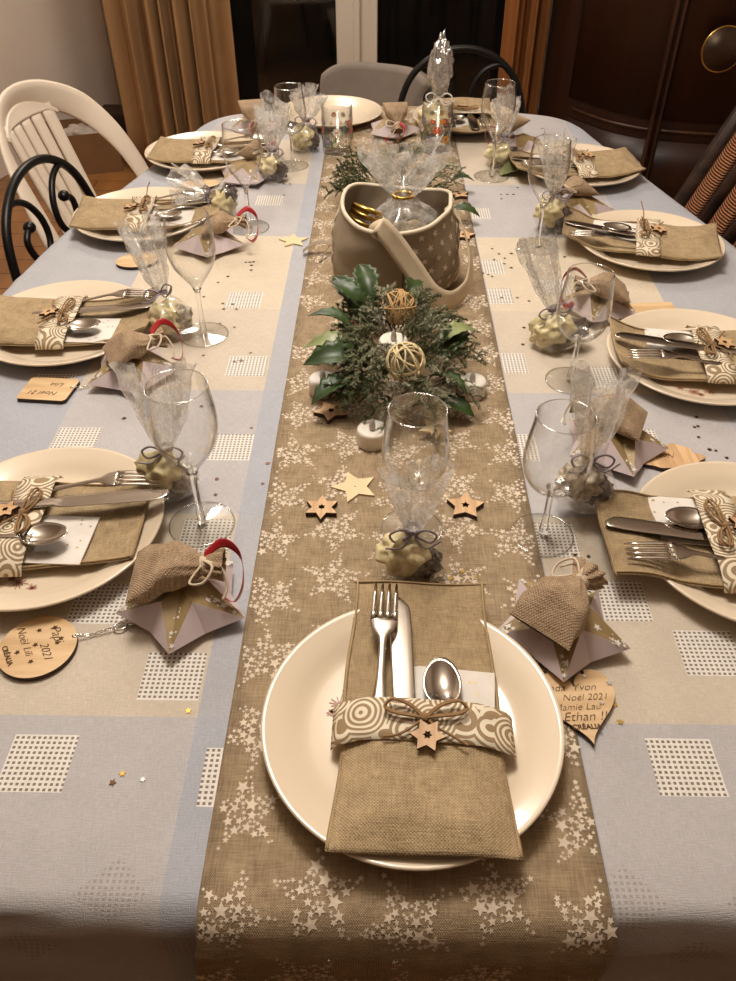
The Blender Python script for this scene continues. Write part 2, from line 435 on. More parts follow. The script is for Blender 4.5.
# back wall around the glazed doors, with a recess on the left
bw = MB(); bw.box((-1.05, 4.0, 1.25), (.3, .1, 2.5)).box((1.60, 4.0, 1.25), (1.75, .1, 2.5)).box((-.087, 4.0, 2.36), (1.63, .1, .28)).box((-1.19, 4.32, 1.25), (.04, .70, 2.5)).box((-1.4, 4.69, 1.25), (.5, .06, 2.5))
struct(bw.build('wall_back', 'wall'))
def glazed(name, x0, x1, bar):
    f = MB(); zt = 2.2; st = .046
    f.box((x0+st, 4.01, zt/2), (2*st, .06, zt), bev=.006).box((x1-st, 4.01, zt/2), (2*st, .06, zt), bev=.006)
    f.box(((x0+x1)/2, 4.01, zt-.05), (x1-x0-4*st, .06, .1)).box(((x0+x1)/2, 4.01, .03), (x1-x0-4*st, .06, .06))
    o = struct(f.build(name, 'frame'))
    MB().box(((x0+x1)/2, 4.01, zt/2-.02), (x1-x0-4*st, .006, zt-.16)).build('pane', 'pane', o)
    MB().box((bar, 4.025, zt/2-.02), (.012, .012, zt-.16)).build('glazing_bar', 'bronze', o)
    return o
glazed('window_1', -.90, -.137, -.562)
glazed('window_2', -.137, .725, .302)
struct(MB().box((-.137, 3.965, 1.1), (.030, .03, 2.2), bev=.006).build('trim_1', 'frame'))

# curtains
def curtain(name, x0, x1, y, folds, m, label, seed, amp=.04):
    def fn(u, v):
        x = lerp(x0, x1, u); z = lerp(.03, 2.42, v)
        ph = folds*2*PI*(u-.125*math.sin(2*PI*u))+seed
        return (x+.012*math.sin(ph*.5+seed), y+amp*math.sin(ph)*(1-.25*v)+.02*math.sin(3.1*ph+seed)*.5, z)
    o = MB().sheet(fn, 120, 14, .006).build(name, m); return tag(o, label, 'curtain')
curtain('curtain', -1.205, -.645, 3.76, 5.5, 'curtain', 'ochre brown curtain hanging left of the dark window', 1, .06)
curtain('curtain', .505, .698, 3.86, 2, 'curtain2', 'amber brown curtain between the dark window and the wardrobe', 3, .03)

# wardrobe with a bowed mahogany front
wr = empty('wardrobe', (1.4, 3.6, 0), 0, 'dark mahogany wardrobe with bowed doors and a round brass fitting', 'wardrobe')
W0 = Vector((1.4, 3.6))
front = [Vector(p) for p in ((.705, 3.93), (.728, 3.83), (.775, 3.72), (.845, 3.60), (.92, 3.49), (.98, 3.435), (1.03, 3.40), (1.075, 3.38))]
right = [Vector(p) for p in ((1.075, 3.38), (1.2, 3.345), (1.4, 3.32), (1.8, 3.32), (2.35, 3.40))]
def off(pl, d):
    out = []
    for i, p in enumerate(pl):
        t = (pl[min(i+1, len(pl)-1)]-pl[max(i-1, 0)]).normalized(); out.append(p+Vector((t.y, -t.x))*-d)
    return out
fr = [Vector((p.x, p.y)) for p in spline([(p.x, p.y, 0) for p in front], 4)]
foot = fr+[Vector((p.x, p.y)) for p in spline([(p.x, p.y, 0) for p in right], 4)][1:]+[Vector((2.35, 3.93))]
MB().prism([tuple(p-W0) for p in foot], .0, 2.1).build('carcass', 'mahogany', wr)
def face_line(pl, z, r, name, m='mahoganydark'):
    return MB().tube([(p.x-W0.x, p.y-W0.y, z) for p in pl], r*.6, 8).build(name, m, wr)
rr_ = [Vector((p.x, p.y)) for p in spline([(p.x, p.y, 0) for p in right], 4)]
def panel(pl, z0, z1, name):
    q = [p+(p-Vector((1.5, 4.1))).normalized()*.012 for p in pl]
    def fn(u, v):
        i = u*(len(q)-1); k = min(int(i), len(q)-2); p = q[k].lerp(q[k+1], i-k)
        return (p.x-W0.x, p.y-W0.y, lerp(z0, z1, v))
    return MB().sheet(fn, len(q)*2, 2, .012).build(name, 'mahogany', wr)
pd1 = panel(fr[9:-1], .385, 2.02, 'door'); pd2 = panel(rr_[1:-1], .385, 2.02, 'door')
panel(fr[9:-1], .06, .305, 'drawer_front'); panel(rr_[1:-1], .06, .305, 'drawer_front')
face_line([p+(p-Vector((1.5, 4.1))).normalized()*.012 for p in fr[10:-1]], .345, .011, 'moulding')
face_line([p+(p-Vector((1.5, 4.1))).normalized()*.012 for p in rr_[1:]], .345, .011, 'moulding')
for dx in (-.022, .006):
    MB().box((1.078+dx-W0.x, 3.362-W0.y, 1.07), (.012, .024, 2.0), bev=.003).build('centre_strip', 'mahoganydark', wr)
# ================================================================== TABLE
half = [(0, .24), (.3, .241), (.47, .246), (.56, .275), (.605, .35), (.635, .55), (.645, .8), (.635, 1.0), (.617, 1.22), (.588, 1.42), (.525, 1.70), (.487, 1.86), (.466, 1.96), (.448, 2.04), (.415, 2.10), (.35, 2.135), (.2, 2.172), (0, 2.19)]
outl = spline([(x, y, 0) for x, y in half], 10)
outl = outl+[Vector((-p.x, p.y, 0)) for p in reversed(outl[1:-1])]
NO = len(outl); CT = Vector((0, 1.2, 0))
def onorm(i):
    t = outl[(i+1) % NO]-outl[i-1]; return Vector((t.y, -t.x, 0)).normalized()
tb = empty('dining_table', (0, 1.2, 0), 0, 'long dining table under the plaid tablecloth', 'table')
MB().prism([((p.x)*.985, (p.y-1.2)*.985) for p in outl], TZ-.035, TZ-.004).build('tabletop', 'darkwood', tb)
for sx, sy in ((-1, -1), (1, -1), (-1, 1), (1, 1)):
    MB().lathe([(0, 0), (.022, 0), (.03, .3), (.035, TZ-.036), (0, TZ-.036)], 16, mat=Matrix.Translation((sx*.38, sy*.72, 0))).build('leg', 'darkwood', tb)
# tablecloth: radial grid over the top, rounded edge, folded skirt
rings = [.02, .25, .5, .7, .85, .95, 1.0]
cv = []; cf = []
for k in rings:
    for i, p in enumerate(outl): q = CT+(p-CT)*k; cv.append((q.x, q.y, TZ))
drop = [(.006, -.0012), (.012, -.004), (.017, -.009), (.020, -.015), (.0215, -.022), (.022, -.032), (.022, -.045), (.0215, -.06), (.021, -.08), (.021, -.1), (.021, -.125), (.020, -.15), (.020, -.175), (.020, -.2), (.020, -.23), (.020, -.26)]
for d, z in drop:
    for i, p in enumerate(outl):
        n = onorm(i); fl = max(0, min(1, (-z-.02)/.2))
        s_ = i/NO*2*PI
        wv = fl*(.018*math.sin(s_*23+2*math.sin(s_*3))+.014*noise.noise(Vector((p.x*9, p.y*9, z*14))))
        cr = (.005*noise.noise(Vector((p.x*22, p.y*22, z*60)))+.005*noise.noise(Vector((p.x*6, p.y*6, z*55+3))))*(1 if z < -.008 else 0)*(.25 if abs(p.x) < .17 and p.y < .5 else 1)
        q = p+n*(d+wv+cr+fl*.012); side = max(0, min(1, (p.y-.28)/.1)); cv.append((q.x, q.y, TZ+z*(1-.27*side)))
R_ = len(rings)+len(drop)
for r in range(R_-1):
    for i in range(NO):
        j = (i+1) % NO; cf.append((r*NO+i, r*NO+j, (r+1)*NO+j, (r+1)*NO+i))
cf.append(tuple(range(NO)))
cl = MB().add(cv, [tuple(reversed(f)) for f in cf]).build('tablecloth', 'cloth')
tag(cl, 'plaid tablecloth in beige and pale blue with openwork squares', 'tablecloth')

# burlap runner with printed stars (drops over the front and the far edge)
def runner_pt(x, s, lift=0):
    """s is the running length; s = y on the top"""
    yf, yb = .236, 2.192
    if s >= yf and s <= yb: return (x, s, TZ+.0016+lift)
    if s < yf:
        d = yf-s; R = .028
        if d < R*PI/2: a = d/R; return (x, yf-math.sin(a)*(R+lift), TZ+.0016-R+math.cos(a)*(R+lift))
        return (x+.004*math.sin(s*30), yf-R-lift-.004-.010*math.sin((d-.03)*9)**2, TZ+.0016-R-(d-R*PI/2))
    d = s-yb; R = .028
    if d < R*PI/2: a = d/R; return (x, yb+math.sin(a)*(R+lift), TZ+.0016-R+math.cos(a)*(R+lift))
    return (x, yb+R+lift+.004, TZ+.0016-R-(d-R*PI/2))
rb = MB()
S0, S1 = -.03, 2.42
def rfn(u, v):
    # narrow rounding zones get more rows
    x = lerp(-.15, .15, u)*(1+.0015*math.sin(v*60)); s = lerp(S0, S1, v)
    return runner_pt(x, s)
rb.sheet(rfn, 12, 300, .0012)
for e in (-.1465, .1465):
    for s in [S0+.002+k*.006 for k in range(int((S1-S0)/.006))]:
        pass
def small_star(cx, cs, r, a):
    pl = starpoly(r, r*.45, 5, a); 
    vs = [runner_pt(cx+x, cs+y, .0004) for x, y in pl]+[runner_pt(cx, cs, .0004)]
    rb.add(vs, [(i, (i+1) % 10, 10) for i in range(10)], 1, False)
for row in range(33):
    for colm in range(5):
        cx = -.128+.0655*colm-.006*math.sin(row); cs = S0+.02+row*.0765+(.02 if colm % 2 else 0)+rnd.uniform(-.005, .005)
        if rnd.random() < .04: continue
        a0 = PI/2+(PI if (row+colm) % 2 else 0)+rnd.uniform(-.3, .3); R = .0385*rnd.uniform(.92, 1.06)
        big = starpoly(R, R*.4, 5, a0)
        def inside(px, py):
            c = False
            for i in range(10):
                x1, y1 = big[i]; x2, y2 = big[i-1]
                if (y1 > py) != (y2 > py) and px < (x2-x1)*(py-y1)/(y2-y1)+x1: c = not c
            return c
        pts = []
        for t in range(900):
            r0 = .0062 if t < 12 else rnd.choice((.0044, .0036)) if t < 170 else rnd.choice((.0029, .0023)) if t < 450 else .0017
            px, py = rnd.uniform(-R, R), rnd.uniform(-R, R)
            if not inside(px, py) or abs(cx+px) > .1475 or cs+py < S0+.005 or cs+py > S1-.01: continue
            if r0 > .0034 and math.hypot(px, py) > R*.62: continue
            if any((px-q[0])**2+(py-q[1])**2 < ((r0+q[2])*.70)**2 for q in pts): continue
            pts.append((px, py, r0))
        for px, py, r0 in pts: small_star(cx+px, cs+py, r0, rnd.uniform(0, 6))
tag(rb.build('table_runner', ['runner', 'print']), 'brown burlap table runner printed with cream stars', 'table runner')

# ================================================================== PLACE SETTINGS
# key: plate centre, heading of the cutlery tips, wording
PL = {
 'front': ((.008, .372), 0.0, 'at the near end of the table', (-.062, .022)),
 'L1': ((-.378, .607), -PI/2+math.radians(3), 'at the nearest seat on the left', (.075, -.01)),
 'L2': ((-.487, 1.035), -PI/2+math.radians(4), 'at the second seat from the front on the left', None),
 'L3': ((-.466, 1.437), -PI/2+math.radians(6), 'at the third seat from the front on the left', None),
 'L4': ((-.412, 1.785), -PI/2, 'at the farthest seat on the left', None),
 'R1': ((.372, .592), PI/2+math.radians(-1), 'at the nearest seat on the right', None),
 'R2': ((.422, .957), PI/2+math.radians(-4), 'at the second seat from the front on the right', (-.075, .02)),
 'R3': ((.448, 1.336), PI/2+math.radians(-13), 'at the third seat from the front on the right', None),
 'R4': ((.396, 1.712), PI/2+math.radians(4), 'at the farthest seat on the right', None),
 'F1': ((-.147, 2.075), PI, 'at the far end of the table, left side', None),
 'F2': ((.178, 2.042), PI, 'at the far end of the table, right side', None),
}
def plate_profile():
    return [(0, .006), (.05, .0065), (.085, .0075), (.094, .010), (.1, .0145), (.112, .0195), (.1215, .0235), (.1242, .0245), (.1258, .0238), (.1258, .0222), (.122, .0195), (.112, .0155), (.1, .0105), (.093, .006), (.078, .0025), (.076, 0), (.073, 0), (.072, .0022), (0, .003)]
def make_plate(name, motif):
    b = MB(); b.lathe(plate_profile(), 96)
    if motif:
        r2 = random.Random(3)
        for cx, cy, R in ((motif[0], motif[1], .011), (motif[0]+.002, motif[1]-.022, .009), (motif[0]+.008, motif[1]+.016, .006), (motif[0]-.006, motif[1]-.008, .005)):
            for k in range(13):
                a = 2*PI*k/13+r2.uniform(-.1, .1); L = R*r2.uniform(.6, 1.1); c, s = math.cos(a), math.sin(a); w_ = .0005
                z = .0078
                b.add([(cx-s*w_, cy+c*w_, z), (cx+s*w_, cy-c*w_, z), (cx+c*L+s*w_, cy+s*L-c*w_, z), (cx+c*L-s*w_, cy+s*L+c*w_, z)], [(0, 1, 2, 3)], 1, False)
    return b.build(name, ['plate', 'motif'])
def pocket_h(x, y, p):
    """height of the pocket over the plate, local coords (plate centre, tips +y)"""
    r = abs(y+p['dy']-.006)
    h = interp(((0, .0165), (.05, .017), (.09, .021), (.118, .0275), (.14, .0290)), r)
    if y > .10: h += p['tip']*((y-.10)/.04)**1.3*(.5+.9*abs(x/.07)**1.5)
    h += p['curl']*abs(x/.07)**2.2*(.4+.6*math.sin((y+p['ph'])*22)**2)
    h += .0018*math.sin(x*60+p['ph']*40)*math.sin(y*38+p['ph']*9)
    return max(h, .0165)
def make_pocket(p):
    r = empty('cutlery_pocket', (0, 0, 0))
    y0, y1 = -.116, .146; by = p['by']; yt = by-.004
    def wid(y): return .0670+.004*(-y/.13)+.0015*math.sin(y*40+p['ph']*9)
    b = MB()
    b.sheet(lambda u, v: ((u*2-1)*wid(lerp(y0, y1, v)), lerp(y0, y1, v), pocket_h((u*2-1)*.07, lerp(y0, y1, v), p)), 20, 40, .0012)
    b.build('back_cloth', 'burlap', r)
    b = MB()
    b.sheet(lambda u, v: ((u*2-1)*(wid(lerp(y0, yt, v))-.0005), lerp(y0-.002, yt, v), pocket_h((u*2-1)*.07, lerp(y0, yt, v), p)+.0016+.0125*min(1, math.sin(PI*u)*1.7)**.8*min(1, v*4.5)), 30, 30, .001)
    b.build('front_cloth', 'burlap', r)
    sm = MB()
    for sx in (-1, 1):
        sm.tube([(sx*(wid(y)-.002), y, pocket_h(sx*.068, y, p)+.0015) for y in [lerp(y0, y1, k/40) for k in range(41)]], .0011, 6)
    sm.tube([(x, y1-.0015, pocket_h(x, y1-.0015, p)+.0009) for x in [lerp(-.064, .064, k/20) for k in range(21)]], .0010, 6)
    sm.build('hem', 'seam', r)
    def bh(x, y): return pocket_h(x, y, p)+.0040+.0125*min(1, max(0, math.sin(PI*(x+.07)/.14))*1.8)**.8
    b = MB()
    b.sheet(lambda u, v: (lerp(-.0745, .0765, u), by+lerp(-.031, .0085, v)-.004*(u-.5)+.003*math.sin(u*PI), bh(lerp(-.07, .07, u), by-.01)+(-.004 if u in (0, 1) else 0)), 30, 4, .0006)
    b.build('patterned_band', 'swirl', r)
    # twine bow
    b = MB(); z = bh(0, by-.01)+.0025
    for s in (-1, 1):
        q = 1 if s > 0 else .95
        lp = [(0, -.004, 0), (s*.012*q, .006, .003), (s*.027*q, .010, .005), (s*.034*q, .004, .004), (s*.027*q, -.001, .003), (s*.012, -.003, .002), (0, -.004, .001)]
        b.tube([(x+.002, y-.004, z+h) for x, y, h in spline(lp, 6)], .0013, 6)
        b.tube([(x+.002+.001*s, y-.006, z+h+.002) for x, y, h in spline(lp, 6)], .0011, 6)
        tl = [(0, -.004, .001), (s*.010, -.014, .002), (s*.022, -.022, .003), (s*.034, -.024-.006*(s > 0), .002+.003*p['k'])]
        b.tube([(x+.002, y-.004, z+h) for x, y, h in spline(tl, 6)], .0011, 6)
    if p['k'] > .5:   # stiff twine ends standing up
        for s in (-1, 1):
            b.tube(spline([(0, -.005, z), (s*.010, .002, z+.014), (s*.024, .004, z+.024), (s*.034+.01, .010, z+.034)], 6), .0010, 6)
    b.blob((.002, -.009, z+.002), (.004, .004, .0035), 2, .1, sub=2)
    bo = b.build('twine_bow', 'twine', r)
    b = MB(); ang = PI/2+p['k']*2
    b.prism(starpoly(.0145, .0085, 6, ang), 0, .0035, 0, 1, hole=starpoly(.0040, .0024, 6, ang))
    st = b.build('wooden_star', ['wood', 'burnt'], r, (.004+p['sx'], -.026, z+.001)); st.rotation_euler = (.12, -.08, 0); st.location.y += by; bo.location.y = by
    return r
def loft(b, secs, n=10, mi=0):
    """secs: (x, y, z, half width, half thickness) along +y"""
    vs = []; fs = []
    for x, y, z, w_, t in secs:
        for k in range(n):
            a = 2*PI*k/n; vs.append((x+w_*math.cos(a), y, z+t*math.sin(a)))
    for i in range(len(secs)-1):
        for k in range(n): fs.append((i*n+k, i*n+(k+1) % n, (i+1)*n+(k+1) % n, (i+1)*n+k))
    fs.append(tuple(range(n-1, -1, -1))); fs.append(tuple((len(secs)-1)*n+k for k in range(n)))
    return b.add(vs, fs, mi)
def make_fork():   # origin at handle end, tips at y=.19
    r = MB()
    h = lambda y: .002+.010*math.sin(PI*min(1, max(0, (y-.07)/.14)))*(y > .07)
    loft(r, [(0, y, h(y), w_, .0013) for y, w_ in ((0, .006), (.01, .0095), (.05, .008), (.09, .0035), (.12, .003), (.128, .0045), (.136, .0105), (.144, .0125), (.150, .0128))], 12)
    for k in range(4):
        x = -.0098+.00655*k
        r.tube([(x, y, h(y)+dz) for y, dz in ((.146, 0), (.155, 0), (.165, 0), (.178, .0003), (.192, .0008))], [.0029, .0026, .0023, .0019, .0010], 8, flat=.5, up=(0, 0, 1))
    return r
def make_knife():
    r = MB()
    secs = [(0, 0, .0022, .005, .0018), (0, .01, .0026, .0085, .0026), (0, .06, .0026, .0075, .0026), (0, .095, .0024, .0065, .0024), (0, .10, .0022, .0085, .0011)]
    for y, w_ in ((.105, .0095), (.14, .0100), (.18, .0102), (.2, .0098), (.208, .0085), (.214, .006), (.218, .002)): secs.append((.0 if w_ > .006 else -.002, y, .0022, w_, .0007))
    loft(r, secs, 12); return r
def make_spoon():
    r = MB()
    h = lambda y: .002+.006*math.sin(PI*min(1, max(0, (y-.03)/.09)))*(y > .03)
    loft(r, [(0, y, h(y), w_, .0012) for y, w_ in ((0, .006), (.01, .009), (.04, .007), (.07, .003), (.096, .0028), (.104, .004))], 10)
    # bowl
    vs = []; fs = []; N_ = 28; K = 7; cy = .126
    for side in (0, 1):
        for j in range(K+1):
            q = j/K
            for k in range(N_):
                a = 2*PI*k/N_; rx = .0165*(1-.12*math.sin(a)); 
                vs.append((rx*q*math.cos(a), cy+.0245*q*math.sin(a), .0085-.0075*(1-q*q)-(.0009 if side else 0)))
        o = side*(K+1)*N_
        for j in range(K):
            for k in range(N_):
                f = (o+j*N_+k, o+j*N_+(k+1) % N_, o+(j+1)*N_+(k+1) % N_, o+(j+1)*N_+k); fs.append(f if side == 0 else tuple(reversed(f)))
    o = (K+1)*N_
    for k in range(N_): fs.append((K*N_+k, K*N_+(k+1) % N_, o+K*N_+(k+1) % N_, o+K*N_+k))
    r.add(vs, fs); return r
protos = {}
def once(key, fn, *mats, name=None):
    if key not in protos: protos[key] = fn().build(name or key, *mats); return protos[key]
    c = protos[key].copy(); COL.objects.link(c); return c
def place_tilted(o, base, rz, lx, ly, lz, yaw=0, pitch=0):
    m = Matrix.Translation((base[0], base[1], TZ)) @ Matrix.Rotation(rz, 4, 'Z') @ Matrix.Translation((lx, ly, lz)) @ Matrix.Rotation(yaw, 4, 'Z') @ Matrix.Rotation(pitch, 4, 'X')
    o.matrix_world = m; o.rotation_mode = 'XYZ'
    o.location = m.to_translation(); o.rotation_euler = m.to_euler()
plate0 = None
for i, (key, (c, rz, wd, motif)) in enumerate(PL.items()):
    pz = TZ+(.0018 if key in ('front', 'F1', 'F2') else .0008)
    if motif or plate0 is None:
        pl = make_plate('dinner_plate', motif)
    else: pl = dup(plate0)
    if plate0 is None or not motif: plate0 = pl if not motif else plate0
    pl.location = (*c, pz); pl.rotation_euler = (0, 0, rz)
    tag(pl, 'cream dinner plate '+wd, 'plate', 'dinner plates round the table')
    if key == 'F1': continue
    k = (i*.37) % 1
    p = dict(tip=(0, .002, .006, .004, .0, -.002, .006, .004, .003, 0, .0)[i], curl=(.0005, .002, .004, .003, .002, .003, .004, .006, .004, 0, .002)[i], ph=i*.13, k={'R3': .9, 'L3': .8, 'L1': .1}.get(key, .2+.02*i), sx=(0, -.004, 0, .004, .002, 0, 0, .003, 0, 0, 0)[i], by={'front': 0, 'L1': .03, 'R1': .03, 'L2': .024, 'R2': .024}.get(key, .01), dy=(0, -.040, -.016, 0, .010, .014, -.028, .004, 0, 0, 0)[i])
    po = make_pocket(p); po.location = (c[0]-math.sin(rz)*p['dy'], c[1]+math.cos(rz)*p['dy'], pz); po.rotation_euler = (0, 0, rz)
    if key == 'front': po.location.x += .008; po.rotation_euler.z = -.02
    tag(po, 'burlap pocket with bow on the plate '+wd.replace(' of the table', '').replace('from the front ', ''), 'napkin pocket', 'burlap cutlery pockets')
    bx, by = po.location.x, po.location.y; r_ = po.rotation_euler.z
    sh = wd.replace(' from the front', '').replace(' of the table', '')
    top = lambda x, y: pocket_h(x, y, p)+.0010
    zb = pz-TZ
    # napkin with gold stars
    nb = MB(); nb.box((0, 0, 0), (.070, .086, .0012), bev=.0004).box((.002, .001, .0012), (.068, .084, .001), bev=.0004)
    r3 = random.Random(i)
    for q in range(16):
        x, y = r3.uniform(-.03, .03), r3.uniform(-.038, .038); pts = starpoly(.0016, .0007, 5, r3.uniform(0, 6), (x, y))
        nb.add([(a, b_, .00185) for a, b_ in pts]+[(x, y, .00185)], [(k_, (k_+1) % 10, 10) for k_ in range(10)], 1, False)
    nk = nb.build('paper_napkin', ['paper', 'gold'])
    hnp = max(top(.03, .01), top(.03, .05), top(.06, .05))
    place_tilted(nk, (bx, by), r_, .026, .008 if key == 'front' else .052, hnp+zb+.0006, -.08)
    tag(nk, 'white paper napkin with gold stars in the pocket '+sh, 'napkin', 'paper napkins under the cutlery')
    j = lambda a: r3.uniform(-a, a)
    fk = once('fork', make_fork, 'silver'); a_, b_ = top(-.035, -.03), top(-.035, .1)
    fy = {'L1': -.034, 'R1': -.060, 'L2': -.045}.get(key, -.056)
    place_tilted(fk, (bx, by), r_, -.044 if key[0] == 'R' else -.038, fy, top(-.038, fy)+zb+.0018, (-.02 if key[0] != 'L' else .03)+j(.02), .045)
    tag(fk, 'steel fork in the burlap pocket '+sh, 'fork', 'forks in the cutlery pockets')
    kn = once('knife', make_knife, 'silver')
    place_tilted(kn, (bx, by), r_, -.016 if key[0] == 'R' else -.010, {'front': -.094, 'L1': -.044, 'R1': -.074}.get(key, -.070), top(-.01, -.06)+zb+.0030, (-.13 if key[0] == 'R' else .03)+j(.015), .030 if key == 'front' else .042)
    tag(kn, 'steel table knife in the burlap pocket '+sh, 'knife', 'knives in the cutlery pockets')
    sp = once('spoon', make_spoon, 'silver')
    place_tilted(sp, (bx, by), r_, {'L': .035, 'R': .018}.get(key[0], .020), -.095 if key == 'front' else -.072, top(.02, -.05)+zb+.0012, 0+j(.03), .045)
    tag(sp, 'steel spoon in the burlap pocket '+sh, 'spoon', 'spoons in the cutlery pockets')

# ================================================================== WINE GLASSES
def glass_bowl(kind):
    if kind == 'A': o = [(.0035, .066), (.012, .068), (.022, .073), (.030, .084), (.0338, .098), (.0342, .110), (.0325, .128), (.0300, .145), (.0288, .158)]
    else: o = [(.0035, .072), (.006, .076), (.012, .086), (.020, .097), (.028, .110), (.0325, .124), (.0342, .138), (.0335, .155), (.0315, .170), (.0302, .181)]
    o = [(p.x, p.z) for p in spline([(a, 0, b) for a, b in o], 4)]
    inn = [(max(r-.0009, 0.0), z+.0012*(1-k/len(o))) for k, (r, z) in enumerate(o)]
    return o+[(o[-1][0]-.00045, o[-1][1]+.0005)]+[q for q in reversed(inn)][0:-2]+[(0, inn[2][1]+.001)]
def make_glass(kind):
    r = empty('wine_glass', (0, 0, 0)); zb = .066 if kind == 'A' else .072
    gb = MB().lathe(glass_bowl(kind), 48); rr_, rz_ = (.0284, .1585) if kind == 'A' else (.0298, .1815)
    gb.tube([(rr_*math.cos(2*PI*k/48), rr_*math.sin(2*PI*k/48), rz_) for k in range(48)], .0008, 6, mi=1, closed=True).build('bowl', ['glass', 'rimglass'], r)
    st = [(.0055, .0035), (.0045, .012), (.0034, .03), (.0033, .05), (.0040, zb-.004), (.0062, zb+.003)]
    MB().lathe([(p.x, p.z) for p in spline([(a, 0, b) for a, b in st], 4)], 20).build('stem', 'stemglass', r)
    f = .0335 if kind == 'A' else .036
    MB().lathe([(0, .0045), (.006, .0035), (.015, .0018), (f-.002, .0012), (f, .0010), (f, .0003), (f-.001, 0), (0, 0)], 48).tube([((f-.0004)*math.cos(2*PI*k/48), (f-.0004)*math.sin(2*PI*k/48), .0009) for k in range(48)], .0008, 6, mi=1, closed=True).build('foot', ['footglass', 'rimglass'], r)
    return r
GA, GB = make_glass('A'), make_glass('B'); used = set()
for kind, x, y, lab in (('B', -.216, .628, 'tall wine glass beside the nearest plate on the left'),
    ('B', -.284, 1.035, 'wine glass beside the second plate from the front on the left'),
    ('B', -.266, 1.425, 'wine glass beside the third plate from the front on the left'),
    ('A', -.214, 1.754, 'wine glass farthest on the left, near the painted tumbler'),
    ('A', .015, .623, 'wine glass standing on the runner behind the nearest cellophane bag'),
    ('A', .157, .617, 'wine glass beside the nearest plate on the right'),
    ('A', .240, .920, 'wine glass beside the second plate from the front on the right'),
    ('B', .257, 1.351, 'wine glass beside the third plate from the front on the right'),
    ('B', .210, 1.695, 'wine glass beside the farthest plate on the right')):
    src = GA if kind == 'A' else GB
    g = src if kind not in used else dup(src); used.add(kind)
    g.location = (x, y, TZ+(.0022 if abs(x) < .19 and x < .15 and x > -.15 else .0006)); g.rotation_euler = (0, 0, rnd.uniform(0, 6))
    tag(g, lab, 'wine glass', 'wine glasses')

# painted tumblers
def tumbler(x, y, lab, cols):
    r = empty('painted_tumbler', (x, y, TZ+.002), 0, lab, 'tumbler', 'flower painted tumblers')
    R = .034; H = .098
    MB().lathe([(0, .0), (R-.003, 0), (R-.001, .002), (R, .01), (R, H), (R-.001, H+.0006), (R-.002, H), (R-.002, .012), (0, .008)], 40).build('glass_wall', 'glass', r)
    fl = MB(); rr = random.Random(len(lab))
    def onwall(a, z, du, dz, o=.0008): aa = a+du/(R+o); return ((R+o)*math.cos(aa), (R+o)*math.sin(aa), z+dz)
    def flower(a, z, s, mi, ci):
        for k in range(6):
            t = k*PI/3; cx, cz = math.cos(t)*s, math.sin(t)*s
            vs = [onwall(a, z, cx+math.cos(q*PI/3)*s*.6, cz+math.sin(q*PI/3)*s*.5) for q in range(6)]
            fl.add(vs, [(0, 1, 2, 3, 4, 5)], mi, False)
        vs = [onwall(a, z, math.cos(q*PI/3)*s*.5, math.sin(q*PI/3)*s*.5, .0012) for q in range(6)]; fl.add(vs, [(0, 1, 2, 3, 4, 5)], ci, False)
    for k in range(9):
        a = -PI/2+(k-3)*.62; flower(a, .030+.02*(k % 2), .0060, cols[k % len(cols)], 3 if cols[k % len(cols)] != 3 else 1)
        flower(a+.3, .068, .0040, cols[(k+1) % len(cols)], 3)
    for k in range(46):
        a = rr.uniform(0, 2*PI); z = rr.uniform(.012, .035); t = rr.uniform(-1, 1); L = .016
        fl.add([onwall(a, z, -.001, 0), onwall(a, z, .0012, 0), onwall(a, z, t*L*.5+.002, L*.6), onwall(a, z, t*L, L)], [(0, 1, 2, 3)], 0, False)
    fl.build('flower_decoration', ['greenf', 'blue', 'pink', 'orangef', 'whitef'], r)
tumbler(-.121, 1.845, 'flower painted tumbler left of the centre on the runner', (4, 2, 1, 4))
tumbler(.100, 1.862, 'painted tumbler with orange flower in front of the foil wrapped bag', (3, 4, 1, 2))

